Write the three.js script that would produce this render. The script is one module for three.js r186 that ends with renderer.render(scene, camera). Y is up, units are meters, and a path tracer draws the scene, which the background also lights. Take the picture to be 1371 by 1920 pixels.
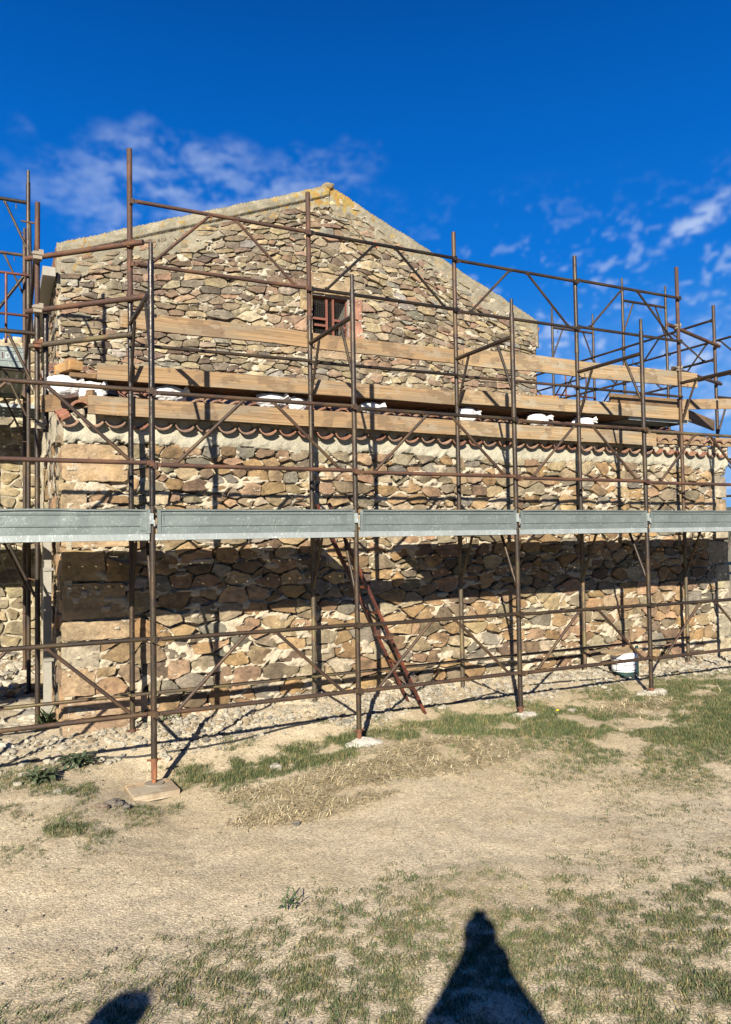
import * as THREE from 'three';
import { mergeGeometries, mergeVertices, toCreasedNormals } from 'three/addons/utils/BufferGeometryUtils.js';
import { MarchingCubes } from 'three/addons/objects/MarchingCubes.js';
import { FontLoader } from 'three/addons/loaders/FontLoader.js';
import { TextGeometry } from 'three/addons/geometries/TextGeometry.js';

// ---------------------------------------------------------------- camera, sky, sun, exposure
const scene = new THREE.Scene();
const camera = new THREE.PerspectiveCamera(68.63, 731 / 1024, 0.05, 2000);
camera.position.set(-1.126, 1.912, 6.129);
camera.rotation.order = 'YXZ';
camera.rotation.set(THREE.MathUtils.degToRad(1.9755), THREE.MathUtils.degToRad(-26.2728), THREE.MathUtils.degToRad(-0.9378));
const renderer = new THREE.WebGLRenderer({ antialias: true });
renderer.setSize(731, 1024);
renderer.toneMapping = THREE.LinearToneMapping;
renderer.toneMappingExposure = 2.5;
renderer.shadowMap.enabled = true;
const SUN_DIR = new THREE.Vector3(-0.68, 0.575, 1).normalize();
const sun = new THREE.DirectionalLight(new THREE.Color(1, 0.92, 0.77), 5);
sun.position.copy(SUN_DIR).multiplyScalar(60).add(new THREE.Vector3(3, 0, 0));
sun.target.position.set(3, 0, 0);
sun.castShadow = true;
sun.shadow.mapSize.set(4096, 4096);
Object.assign(sun.shadow.camera, { left: -22, right: 22, top: 18, bottom: -14, near: 1, far: 140 });
scene.add(sun, sun.target);

// ---------------------------------------------------------------- random numbers and noise
function rngOf(seed) { let a = seed >>> 0; return () => { a |= 0; a = a + 0x6D2B79F5 | 0; let t = Math.imul(a ^ a >>> 15, 1 | a); t = t + Math.imul(t ^ t >>> 7, 61 | t) ^ t; return ((t ^ t >>> 14) >>> 0) / 4294967296; }; }
const rnd = rngOf(20251);
const rr = (a, b, r = rnd) => a + (b - a) * r();
const clamp = (x, a = 0, b = 1) => Math.min(b, Math.max(a, x));
const smooth = (a, b, x) => { const t = clamp((x - a) / (b - a)); return t * t * (3 - 2 * t); };
const lerp = (a, b, t) => a + (b - a) * t;
function hash(x, y, z) { let h = Math.imul(x, 374761393) ^ Math.imul(y, 668265263) ^ Math.imul(z, 2147483647 ^ 0x5bd1e995); h = Math.imul(h ^ h >>> 13, 1274126177); h ^= h >>> 16; return (h >>> 0) / 4294967296; }
function noise(x, y, z = 0) {
  const X = Math.floor(x), Y = Math.floor(y), Z = Math.floor(z); let u = x - X, v = y - Y, w = z - Z;
  u = u * u * (3 - 2 * u); v = v * v * (3 - 2 * v); w = w * w * (3 - 2 * w);
  const L = (dz) => { const a = hash(X, Y, Z + dz), b = hash(X + 1, Y, Z + dz), c = hash(X, Y + 1, Z + dz), d = hash(X + 1, Y + 1, Z + dz); return lerp(lerp(a, b, u), lerp(c, d, u), v); };
  return lerp(L(0), w > 0 ? L(1) : 0, w);
}
function fbm(x, y, z = 0, o = 4) { let s = 0, a = 0.5, n = 0; for (let i = 0; i < o; i++) { s += a * noise(x, y, z + i * 7); n += a; a *= 0.5; x = x * 2.03 + 5.1; y = y * 2.03 + 1.7; } return s / n; }
function pnoise(x, y, px, py, s) { // repeats every px, py cells
  const X = Math.floor(x), Y = Math.floor(y); let u = x - X, v = y - Y; u = u * u * (3 - 2 * u); v = v * v * (3 - 2 * v);
  const m = (i, p) => ((i % p) + p) % p; const h = (i, j) => hash(m(i, px), m(j, py), s);
  return lerp(lerp(h(X, Y), h(X + 1, Y), u), lerp(h(X, Y + 1), h(X + 1, Y + 1), u), v);
}
function pfbm(u, v, fx, fy, s, o = 5) { let t = 0, a = 0.5, n = 0; for (let i = 0; i < o; i++) { t += a * pnoise(u * fx, v * fy, fx, fy, s + i); n += a; a *= 0.55; fx *= 2; fy *= 2; } return t / n; }

// ---------------------------------------------------------------- sky: clear deep blue, thin cloud low down
{
  const W = 2048, H = 1024, d = new Float32Array(W * H * 4);
  const stops = [[-90, .10, .085, .06], [-12, .11, .10, .08], [-2, .15, .22, .32], [0, .19, .45, .84], [5, .09, .38, .86], [12, .026, .265, .80], [20, .005, .180, .69], [28, .002, .130, .55], [37, .001, .080, .37], [60, .002, .052, .25], [90, .003, .042, .20]];
  const grad = (e) => { for (let i = 1; i < stops.length; i++) if (e <= stops[i][0]) { const a = stops[i - 1], b = stops[i], t = (e - a[0]) / (b[0] - a[0]); return [1, 2, 3].map(k => lerp(a[k], b[k], t)); } return stops[stops.length - 1].slice(1); };
  const cl = (x, y) => fbm(x, y, 3, 6);
  for (let j = 0; j < H; j++) {
    const el = ((j + 0.5) / H - 0.5) * 180, ce = Math.cos(el * Math.PI / 180);
    for (let i = 0; i < W; i++) {
      const ang = ((i + 0.5) / W - 0.5) * 2 * Math.PI; // atan2(z, x)
      let az = Math.atan2(Math.cos(ang), -Math.sin(ang)) * 180 / Math.PI; // degrees right of -Z
      const c = grad(el);
      let k = 0;
      if (el > 0 && el < 60) {
        const x = az * ce, y = el;
        // a broad thin sheet of cirrus on the left
        const sx = (az - 14 + (cl(x * .3, y * .5) - .5) * 9) / 14, sy = (el - 24.6 - (az - 14) * 0.03 + (cl(x * .25 + 8, y * .4) - .5) * 5) / 4.2;
        const sheet = Math.pow(smooth(1.15, .0, sx * sx + sy * sy), .8);
        k += sheet * smooth(.34, .74, cl(x * .6 + y * .5 + 9, y * 1.5 - x * .25)) * .32 + sheet * smooth(.42, .8, cl(x * 2.2 + y * 1.3 + 3, y * 4.2 - x * .6)) * .15;
        // ragged small puffs low on the right and all round
        const far = smooth(95, 65, Math.abs(az));
        const low = smooth(26, 16, el) * smooth(24, 38, az > 0 ? az : 24 + Math.abs(az) * .4) * far;
        const wx = (cl(x * .5 + 70, y * .5) - .5) * 3; const n1 = cl(x * .62 + 31 + wx, y * .95 + 11), n2 = cl(x * 1.9 + 2 + wx * 2 - y * .7, y * 3.1 + 5);
        k += low * smooth(.53, .70, n1 * .5 + n2 * .5) * .46;
        const veil = smooth(18, 8, el) * smooth(28, 42, az > 0 ? az : 28 + Math.abs(az) * .3);
        k += veil * (.08 + smooth(.3, .7, n1 * .6 + n2 * .4) * .34) * far;
        // the bright streak at the right edge
        const px = (az - 51.5) / 4.2, py = (el - 21.2 - (az - 51.5) * .42) / 1.05;
        k += clamp(1.1 - px * px - py * py) * smooth(.38, .64, n2 * .6 + n1 * .4) * .5;
      }
      k = clamp(k, 0, .8);
      const o = (j * W + i) * 4;
      const E = 1 / 2.5; d[o] = lerp(c[0], .60, k) * E; d[o + 1] = lerp(c[1], .72, k) * E; d[o + 2] = lerp(c[2], .95, k) * E; d[o + 3] = 1;
    }
  }
  const t = new THREE.DataTexture(d, W, H, THREE.RGBAFormat, THREE.FloatType);
  t.mapping = THREE.EquirectangularReflectionMapping; t.magFilter = THREE.LinearFilter; t.minFilter = THREE.LinearFilter; t.needsUpdate = true;
  scene.background = t; scene.environment = t; scene.environmentIntensity = 1;
}

// ---------------------------------------------------------------- textures
function tex(w, h, fn, srgb = true, rep = 1) {
  const d = new Uint8Array(w * h * 4);
  for (let j = 0; j < h; j++) for (let i = 0; i < w; i++) {
    const c = fn(i / w, j / h); const o = (j * w + i) * 4;
    for (let k = 0; k < 3; k++) { let v = Array.isArray(c) ? c[k] : c; v = clamp(v); if (srgb) v = v <= .0031308 ? v * 12.92 : 1.055 * Math.pow(v, 1 / 2.4) - .055; d[o + k] = v * 255 + .5; }
    d[o + 3] = 255;
  }
  const t = new THREE.DataTexture(d, w, h, THREE.RGBAFormat, THREE.UnsignedByteType);
  t.wrapS = t.wrapT = THREE.RepeatWrapping; t.magFilter = THREE.LinearFilter; t.minFilter = THREE.LinearMipmapLinearFilter; t.generateMipmaps = true;
  if (srgb) t.colorSpace = THREE.SRGBColorSpace;
  t.repeat.set(rep, rep); t.needsUpdate = true; return t;
}
const mixc = (a, b, t) => a.map((v, i) => lerp(v, b[i], t));
const T = {};
T.stone = tex(768, 768, (u, v) => { const a = pfbm(u, v, 6, 9, 1, 6), b = pfbm(u, v, 70, 70, 20, 2), c = pfbm(u, v, 18, 24, 40, 4); const g = .52 + .46 * a + .34 * (b - .5) + (c > .66 ? .16 : 0) - (c < .33 ? .2 : 0); return [g * 1.02, g, g * .96]; });
T.stoneB = tex(768, 768, (u, v) => .55 * pfbm(u, v, 14, 18, 60, 6) + .45 * (1 - Math.abs(2 * pfbm(u, v, 9, 14, 80, 4) - 1)), false);
T.mortar = tex(768, 768, (u, v) => { const a = pfbm(u, v, 5, 5, 5, 6), b = pfbm(u, v, 110, 110, 25, 2); const g = .66 + .3 * a + .28 * (b - .5); return [g, g * .985, g * .95]; });
T.mortarB = tex(768, 768, (u, v) => .6 * pfbm(u, v, 24, 24, 33, 5) + .4 * pfbm(u, v, 120, 120, 44, 2), false);
T.rust = tex(512, 512, (u, v) => { const a = pfbm(u, v, 3, 5, 7, 6), b = pfbm(u, v, 60, 40, 9, 3), s = pfbm(u, v, 30, 34, 11, 2); let c = mixc([.55, .47, .42], [1.45, .86, .55], smooth(.42, .62, a)); c = c.map(x => x * (.75 + .5 * b)); if (s > .80) c = [2.6, 2.5, 2.3].map(x => x * .38); return c; });
T.rustB = tex(512, 512, (u, v) => pfbm(u, v, 40, 40, 17, 4), false);
T.wood = tex(2048, 256, (u, v) => {
  let w = v + .05 * (pfbm(u, v, 5, 2, 3, 4) - .5), kn = 0, ring = 0;
  for (const [ku, kv, kr] of [[.07, .4, .008], [.13, .15, .005], [.21, .66, .006], [.36, .25, .007], [.41, .6, .004], [.47, .85, .006], [.58, .5, .008], [.66, .2, .005], [.73, .3, .006], [.86, .7, .007], [.95, .45, .005]]) { const dx = (u - ku) / kr * 1.0, dy = (v - kv) / (kr * 13); const q = Math.sqrt(dx * dx + dy * dy); kn = Math.max(kn, 1 - smooth(.2, 1, q)); ring += Math.exp(-q * .55) * .09 * Math.sign(v - kv); }
  w += ring; const g = pfbm(u, w, 4, 46, 13, 4), f = pfbm(u, w, 24, 110, 15, 2), st = pfbm(u, v, 7, 3, 31, 5);
  let c = mixc([.36, .235, .125], [.60, .43, .26], smooth(.2, .8, g)); c = c.map(x => x * (.82 + .36 * f)); c = mixc(c, [.36, .31, .24], smooth(.45, .7, st) * .8); c = mixc(c, [.27, .19, .12], smooth(.52, .64, pfbm(u, v, 26, 3, 77, 4)) * .7); c = mixc(c, [.52, .45, .36], smooth(.6, .7, pfbm(u, v, 16, 2, 97, 5)) * .6); c = mixc(c, [.20, .12, .07], kn * .7);
  const crack = Math.abs(w - .43 - .05 * Math.sin(u * 9)) < .008 && pfbm(u, v, 9, 1, 61, 2) > .52 ? 1 : 0; return mixc(c, [.07, .045, .03], crack * .9);
});
T.woodB = tex(1024, 256, (u, v) => pfbm(u, v, 5, 70, 13, 3), false);
T.galv = tex(1024, 256, (u, v) => { const a = pfbm(u, v, 10, 3, 2, 5), b = pfbm(u, v, 90, 30, 12, 3), s = pfbm(u, v, 150, 40, 19, 2), k = pfbm(u, v, 6, 2, 27, 4), w = pfbm(u, v, 26, 7, 35, 3); let g = .72 + .34 * a + .22 * (b - .5); let c = [g * .95, g, g * .985]; if (s > .74 && k > .5) c = [1.5, 1.5, 1.45]; if (w > .78) c = mixc(c, [1.35, 1.33, 1.26], .7); return c.map(x => x * .62); });
T.ground = tex(1536, 1536, (u, v) => { const a = pfbm(u, v, 4, 4, 3, 5), b = pfbm(u, v, 150, 150, 21, 3), c = pfbm(u, v, 260, 260, 41, 2), e = pfbm(u, v, 40, 40, 71, 3); let g = .66 + .14 * a + .62 * (b - .5) + .6 * (c - .5); if (e < .3) g *= .9; const k = [g * 1.02, g * .97, g * .88]; return c > .76 ? [g * 1.25, g * 1.22, g * 1.15] : k; });
T.groundB = tex(1536, 1536, (u, v) => .8 * pfbm(u, v, 220, 220, 81, 2) + .2 * pfbm(u, v, 60, 60, 91, 3), false);

// ---------------------------------------------------------------- materials
const std = (o) => { const m = new THREE.MeshStandardMaterial(o); m.color.multiplyScalar(.66); return m; };
const col = (r, g, b) => new THREE.Color(r, g, b);
const M = {
  stone: std({ vertexColors: true, map: T.stone, bumpMap: T.stoneB, bumpScale: .012, roughness: .92 }),
  mortar: std({ vertexColors: true, map: T.mortar, bumpMap: T.mortarB, bumpScale: .01, roughness: .96 }),
  terracotta: std({ vertexColors: true, map: T.stone, bumpMap: T.mortarB, bumpScale: .004, roughness: .9 }),
  tubeDark: std({ color: col(.078, .066, .054), map: T.rust, bumpMap: T.rustB, bumpScale: .0015, roughness: .5, metalness: .35 }),
  tubeBlack: std({ color: col(.05, .047, .045), map: T.rust, bumpMap: T.rustB, bumpScale: .0015, roughness: .34, metalness: .4 }),
  tubeBrown: std({ color: col(.105, .076, .057), map: T.rust, bumpMap: T.rustB, bumpScale: .0015, roughness: .6, metalness: .25 }),
  tubeRust: std({ color: col(.125, .07, .05), map: T.rust, bumpMap: T.rustB, bumpScale: .0015, roughness: .75, metalness: .1 }),
  tubeGrey: std({ color: col(.20, .185, .14), map: T.rust, bumpMap: T.rustB, bumpScale: .0015, roughness: .5, metalness: .35 }),
  jack: std({ color: col(.34, .16, .09), map: T.rust, bumpMap: T.rustB, bumpScale: .003, roughness: .85 }),
  redPaint: std({ color: col(.155, .05, .034), map: T.rust, bumpMap: T.rustB, bumpScale: .001, roughness: .5 }),
  redFrame: std({ color: col(.25, .085, .055), map: T.mortar, roughness: .7 }),
  clamp: std({ color: col(.42, .36, .29), map: T.mortar, bumpMap: T.mortarB, bumpScale: .004, roughness: .8, metalness: .2 }),
  clampRust: std({ color: col(.20, .10, .06), map: T.rust, bumpMap: T.rustB, bumpScale: .004, roughness: .8 }),
  wood: std({ color: col(.66, .61, .53), map: T.wood, bumpMap: T.woodB, bumpScale: .002, roughness: .85 }),
  woodPale: std({ color: col(.76, .75, .69), map: T.wood, bumpMap: T.woodB, bumpScale: .002, roughness: .9 }),
  woodDark: std({ color: col(.42, .36, .29), map: T.wood, bumpMap: T.woodB, bumpScale: .002, roughness: .9 }),
  woodGrey: std({ color: col(1.15, 1.2, 1.22), map: T.wood, bumpMap: T.woodB, bumpScale: .003, roughness: .95 }),
  woodYellow: std({ color: col(.95, .72, .42), map: T.wood, roughness: .85 }),
  galv: std({ color: col(.44, .49, .47), map: T.galv, roughness: .5, metalness: .45 }),
  galvPale: std({ color: col(.72, .76, .76), map: T.galv, roughness: .55, metalness: .3 }),
  pipe: std({ color: col(.42, .40, .35), map: T.mortar, roughness: .6 }),
  gutter: std({ color: col(.42, .40, .36), map: T.mortar, roughness: .55, metalness: .2 }),
  sack: std({ color: col(.98, .98, 1.0), map: T.mortar, roughness: .8, side: THREE.DoubleSide }),
  bucket: std({ color: col(.92, .94, .96), roughness: .35 }),
  label: std({ color: col(.03, .035, .05), roughness: .5 }),
  teal: std({ color: col(.02, .055, .05), roughness: .5 }),
  wire: std({ color: col(.07, .065, .06), roughness: .7, metalness: .3 }),
  black: std({ color: col(.02, .02, .02), roughness: .6 }),
  inside: std({ color: col(.38, .34, .28), map: T.mortar, roughness: 1 }),
  ground: std({ vertexColors: true, map: T.ground, bumpMap: T.groundB, bumpScale: .0045, roughness: .97 }),
  grass: std({ color: 0xffffff, roughness: .8, side: THREE.DoubleSide }),
  leaf: std({ color: col(.055, .10, .03), roughness: .6, side: THREE.DoubleSide }),
  rubble: std({ color: 0xffffff, map: T.mortar, bumpMap: T.stoneB, bumpScale: .01, roughness: .95 }),
  body: std({ vertexColors: true, roughness: .85 }),
};

// ---------------------------------------------------------------- helpers for things
const used = {};
function numbered(name) { const n = used[name] = (used[name] ?? -1) + 1; return n ? `${name}_${String(n).padStart(3, '0')}` : name; }
function tag(o, label, category, group, kind) { if (label) o.userData.label = label; if (category) o.userData.category = category; if (group) o.userData.group = group; if (kind) o.userData.kind = kind; return o; }
function thing(name, label, category, pos = [0, 0, 0], turn = 0, group) { const o = new THREE.Group(); o.name = numbered(name); o.position.set(...pos); o.rotation.y = turn; scene.add(o); return tag(o, label, category, group); }
function mesh(name, geo, mat, parent = scene) { const m = new THREE.Mesh(geo, mat); m.name = parent === scene ? numbered(name) : name; m.castShadow = m.receiveShadow = true; parent.add(m); return m; }
function merge(list) {
  const keepColor = list.every(g => g.attributes.color);
  const gs = list.map(g => { const n = g.index ? g.toNonIndexed() : g; for (const k of Object.keys(n.attributes)) if (!['position', 'normal', 'uv'].includes(k) && !(k === 'color' && keepColor)) n.deleteAttribute(k); return n; });
  return gs.length === 1 ? gs[0] : mergeGeometries(gs);
}
const V = (x, y, z) => new THREE.Vector3(x, y, z);
const UP = V(0, 1, 0);
function tube(a, b, r, seg = 10, r2 = r) {
  const A = V(...a), B = V(...b), L = A.distanceTo(B);
  const g = new THREE.CylinderGeometry(r2, r, L, seg, Math.max(1, Math.round(L / .6)));
  const uv = g.attributes.uv, o = rnd(), p = rnd(); for (let i = 0; i < uv.count; i++) uv.setXY(i, uv.getX(i) * .5 + o, uv.getY(i) * L / .9 + p);
  g.applyQuaternion(new THREE.Quaternion().setFromUnitVectors(UP, B.clone().sub(A).normalize())); g.translate((A.x + B.x) / 2, (A.y + B.y) / 2, (A.z + B.z) / 2); return g;
}
function box(cx, cy, cz, w, h, d, s = 1) { const g = new THREE.BoxGeometry(w, h, d); const p = g.attributes.position, n = g.attributes.normal, uv = g.attributes.uv, o = rnd(); for (let i = 0; i < p.count; i++) { const nx = Math.abs(n.getX(i)), ny = Math.abs(n.getY(i)); uv.setXY(i, (nx > .5 ? p.getZ(i) : p.getX(i)) * s + o, (ny > .5 ? p.getZ(i) : p.getY(i)) * s + o); } g.translate(cx, cy, cz); return g; }
const ORD = ['first', 'second', 'third', 'fourth', 'fifth', 'sixth', 'seventh', 'eighth', 'ninth', 'tenth'];

// the lie of the land
function groundY(x, z) {
  const yo = x < 0 ? -.045 + clamp(-x * .15, 0, .1) : x < 1.8 ? lerp(-.045, .075, x / 1.8) : lerp(.075, .12, clamp((x - 1.8) / 3.6));
  const yw = x < 1.1 ? lerp(.12, .2, clamp((x + .57) / 1.67)) : x < 2.2 ? lerp(.2, .235, (x - 1.1) / 1.1) : lerp(.235, .12, clamp((x - 2.2) / 6));
  const yf = -.05;
  let y;
  if (z < -1.3) y = lerp(yw, .16, smooth(-1.3, -3, z)); else if (z < 0) y = lerp(yo, yw, smooth(0, -1.1, z)); else y = lerp(yo, yf, smooth(0, 2.2, z));
  const far = smooth(14, 60, Math.hypot(x, z));
  y -= .035 * Math.exp(-(((x + .03) / .34) ** 2 + ((z - .12) / .36) ** 2)); y += (fbm(x * .9 + 40, z * .9, 1, 3) - .5) * .05 + (fbm(x * 5, z * 5, 2, 3) - .5) * .022;
  return y + far * (fbm(x * .012, z * .012, 5, 3) - .5) * 3;
}

// ---------------------------------------------------------------- stone walls
const PAL = {
  low: [[[.34, .22, .11], 3], [[.375, .255, .14], 4], [[.345, .265, .165], 4], [[.275, .225, .155], 3], [[.24, .215, .175], 2], [[.30, .195, .125], 2], [[.37, .245, .155], 2], [[.39, .325, .23], 2], [[.20, .145, .10], 1.5]],
  high: [[[.325, .26, .175], 4], [[.37, .30, .205], 4], [[.28, .235, .175], 4], [[.41, .335, .215], 2], [[.225, .187, .143], 3], [[.30, .21, .15], 3], [[.19, .138, .108], 1.5], [[.45, .38, .26], 2], [[.35, .235, .165], 1.5], [[.33, .31, .275], 1.5]],
  far: [[[.36, .30, .20], 3], [[.30, .255, .175], 2], [[.40, .32, .20], 2], [[.26, .225, .175], 1]],
};
function pick(list, r) { let s = 0; for (const p of list) s += p[1]; let k = r() * s; for (const p of list) { k -= p[1]; if (k <= 0) return p[0]; } return list[0][0]; }
function clipPoly(P, nx, ny, d) { // keep nx*x+ny*y <= d
  const out = []; const n = P.length; if (!n) return P;
  for (let i = 0; i < n; i++) { const a = P[i], b = P[(i + 1) % n]; const da = nx * a[0] + ny * a[1] - d, db = nx * b[0] + ny * b[1] - d; if (da <= 0) out.push(a); if ((da < 0 && db > 0) || (da > 0 && db < 0)) { const t = da / (da - db); out.push([a[0] + (b[0] - a[0]) * t, a[1] + (b[1] - a[1]) * t]); } }
  return out;
}
const area = (P) => { let s = 0; for (let i = 0; i < P.length; i++) { const a = P[i], b = P[(i + 1) % P.length]; s += a[0] * b[1] - b[0] * a[1]; } return s / 2; };
function inset(P, g) { if (area(P) < 0) P = P.slice().reverse(); let Q = P; const n = P.length; for (let i = 0; i < n; i++) { const a = P[i], b = P[(i + 1) % n]; const dx = b[0] - a[0], dy = b[1] - a[1], l = Math.hypot(dx, dy); if (l < 1e-6) continue; const nx = dy / l, ny = -dx / l; Q = clipPoly(Q, nx, ny, nx * a[0] + ny * a[1] - g); if (Q.length < 3) return []; } return Q; }
function cells(seeds, ky, bound) { // seeds [x, y, weight]; rows stretched by ky
  const S = seeds.map(s => [s[0], s[1] * ky, s[2] || 0]); const R = 1.1, grid = new Map(), key = (x, y) => Math.floor(x / R) + ',' + Math.floor(y / R);
  S.forEach((s, i) => { const k = key(s[0], s[1]); if (!grid.has(k)) grid.set(k, []); grid.get(k).push(i); });
  return S.map((s, i) => {
    const r = .75; let P = [[s[0] - r, s[1] - r], [s[0] + r, s[1] - r], [s[0] + r, s[1] + r], [s[0] - r, s[1] + r]];
    const near = []; const gx = Math.floor(s[0] / R), gy = Math.floor(s[1] / R); for (let a = -1; a <= 1; a++) for (let b = -1; b <= 1; b++) for (const j of grid.get((gx + a) + ',' + (gy + b)) || []) if (j !== i) near.push([j, Math.hypot(S[j][0] - s[0], S[j][1] - s[1])]);
    near.sort((a, b) => a[1] - b[1]);
    for (const [j, d] of near) { if (d > 1.3) break; const q = S[j], dx = q[0] - s[0], dy = q[1] - s[1]; P = clipPoly(P, dx, dy, (q[0] * q[0] + q[1] * q[1] - s[0] * s[0] - s[1] * s[1] + s[2] - q[2]) / 2); if (P.length < 3) break; }
    return P.map(p => [p[0], p[1] / ky]);
  });
}
function outline(P, r, cut = .16, n = 18, rough = .09) {
  let Q = P; { const o = []; for (let i = 0; i < Q.length; i++) { const a = Q[i], b = Q[(i + 1) % Q.length], c = cut * rr(.35, 1.5, r), c2 = cut * rr(.35, 1.5, r); o.push([lerp(a[0], b[0], c), lerp(a[1], b[1], c)], [lerp(a[0], b[0], 1 - c2), lerp(a[1], b[1], 1 - c2)]); } Q = o; }
  let tot = 0; for (let i = 0; i < Q.length; i++) { const a = Q[i], b = Q[(i + 1) % Q.length]; tot += Math.hypot(b[0] - a[0], b[1] - a[1]); }
  const amp = Math.min(.02, rough * .8 * Math.sqrt(Math.abs(area(P)))), out = [];
  for (let i = 0; i < Q.length; i++) { const a = Q[i], b = Q[(i + 1) % Q.length], l = Math.hypot(b[0] - a[0], b[1] - a[1]), m = Math.max(1, Math.round(l / tot * n)); for (let k = 0; k < m; k++) { const t = k / m, e = k ? 1 : .4; out.push([lerp(a[0], b[0], t) + (r() - .5) * amp * e, lerp(a[1], b[1], t) + (r() - .5) * amp * e]); } } // corners stay sharp
  return out;
}
function stoneGeo(O, cx, cy, prot, base, r, flat = 0) { // a hewn face: lowest of a few tilted planes, broken by noise
  const n = O.length, rings = [[1, -.05], [1, prot * .7], [.965, prot * .96], [.74, prot], [.4, prot]];
  const pos = [], uv = [], cl = [], idx = []; const s = r() * 50, ou = r(), ov = r(); let size = 0; for (const p of O) size = Math.max(size, Math.hypot(p[0] - cx, p[1] - cy));
  const pl = []; for (let i = 0; i < (flat ? 2 : 5); i++) { const a = r() * 6.28, m = rr(.03, flat ? .08 : .30, r); pl.push([Math.cos(a) * m, Math.sin(a) * m, prot * rr(.9, 1.15, r) + (i ? m * size * rr(-.1, .55, r) : 0)]); } pl.push([(r() - .5) * .1, (r() - .5) * .1, prot * 1.05]);
  const hue = [rr(.95, 1.08, r), 1, rr(.88, 1.05, r)], dk = rr(.62, 1.22, r), other = base.map((v, i) => v * dk * hue[i]);
  const put = (x, y, z, k) => {
    const q = noise(x * 13 + s, y * 13, s), q2 = noise(x * 37 + s, y * 37, s + 3); let zz = z;
    if (k > 0) { for (const p of pl) zz = Math.min(zz, p[0] * x + p[1] * y + p[2]); zz = Math.max(-.03, zz + ((q - .5) * (flat ? .012 : .022) + (q2 - .5) * .012) * Math.min(1, k / 2)); }
    pos.push(x, y, zz); uv.push((cx + x) / .9 + ou, (cy + y) / .9 + ov);
    const m = smooth(.42, .6, noise(x * 8 + s, y * 8 + 9, s + 5)), b = .84 + .32 * q2; cl.push(lerp(base[0], other[0], m) * b, lerp(base[1], other[1], m) * b, lerp(base[2], other[2], m) * b);
  };
  rings.forEach(([k, z], ri) => { for (let i = 0; i < n; i++) { const j = ri > 2 ? .06 * size : 0; put((O[i][0] - cx) * k + (r() - .5) * j, (O[i][1] - cy) * k + (r() - .5) * j, z, ri); } });
  put((r() - .5) * size * .2, (r() - .5) * size * .12, prot * 1.03, 5);
  for (let q = 0; q < rings.length - 1; q++) for (let i = 0; i < n; i++) { const a = q * n + i, b = q * n + (i + 1) % n, c = a + n, d = b + n; if ((i + q) % 2) idx.push(a, b, d, a, d, c); else idx.push(a, b, c, b, d, c); }
  const o = (rings.length - 1) * n, c = rings.length * n; for (let i = 0; i < n; i++) idx.push(o + i, o + (i + 1) % n, c);
  const g = new THREE.BufferGeometry(); g.setAttribute('position', new THREE.Float32BufferAttribute(pos, 3)); g.setAttribute('uv', new THREE.Float32BufferAttribute(uv, 2)); g.setAttribute('color', new THREE.Float32BufferAttribute(cl, 3)); g.setIndex(idx); return toCreasedNormals(g, .5);
}
// a rough sheet: z(x, y) over a grid, keeping only where keep() holds; with a back so that it has thickness
function sheet(x0, x1, y0, y1, step, zf, keep, cf, tile = 1) {
  const nx = Math.ceil((x1 - x0) / step), ny = Math.ceil((y1 - y0) / step), pos = [], uv = [], cl = [], id = new Int32Array((nx + 1) * (ny + 1)).fill(-1), idx = [];
  const K = new Uint8Array(nx * ny); for (let j = 0; j < ny; j++) for (let i = 0; i < nx; i++) K[j * nx + i] = keep(x0 + (i + .5) * step, y0 + (j + .5) * step) ? 1 : 0;
  const at = (i, j) => { const k = j * (nx + 1) + i; if (id[k] < 0) { const x = x0 + i * step, y = y0 + j * step; id[k] = pos.length / 3; pos.push(x, y, zf(x, y)); uv.push(x / tile, y / tile); const c = cf(x, y); cl.push(c[0], c[1], c[2]); } return id[k]; };
  for (let j = 0; j < ny; j++) for (let i = 0; i < nx; i++) if (K[j * nx + i]) {
    const a = at(i, j), b = at(i + 1, j), c = at(i + 1, j + 1), d = at(i, j + 1); idx.push(a, b, c, a, c, d);
  }
  const front = pos.length / 3; // border skirt back to z = -0.06
  const back = new Map(); const bk = (v) => { if (!back.has(v)) { back.set(v, pos.length / 3); pos.push(pos[v * 3], pos[v * 3 + 1], -.06); uv.push(uv[v * 2] + .02, uv[v * 2 + 1] + .02); cl.push(cl[v * 3], cl[v * 3 + 1], cl[v * 3 + 2]); } return back.get(v); };
  const kk = (i, j) => i >= 0 && j >= 0 && i < nx && j < ny && K[j * nx + i];
  const side = (a, b) => { const c = bk(b), d = bk(a); idx.push(b, a, d, b, d, c); };
  for (let j = 0; j < ny; j++) for (let i = 0; i < nx; i++) if (kk(i, j)) { if (!kk(i, j - 1)) side(at(i, j), at(i + 1, j)); if (!kk(i, j + 1)) side(at(i + 1, j + 1), at(i, j + 1)); if (!kk(i - 1, j)) side(at(i, j + 1), at(i, j)); if (!kk(i + 1, j)) side(at(i + 1, j), at(i + 1, j + 1)); }
  const g = new THREE.BufferGeometry(); g.setAttribute('position', new THREE.Float32BufferAttribute(pos, 3)); g.setAttribute('uv', new THREE.Float32BufferAttribute(uv, 2)); g.setAttribute('color', new THREE.Float32BufferAttribute(cl, 3)); g.setIndex(idx); g.computeVertexNormals(); return g;
}
const inRect = (x, y, r) => x > r[0] && x < r[1] && y > r[2] && y < r[3];
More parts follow.
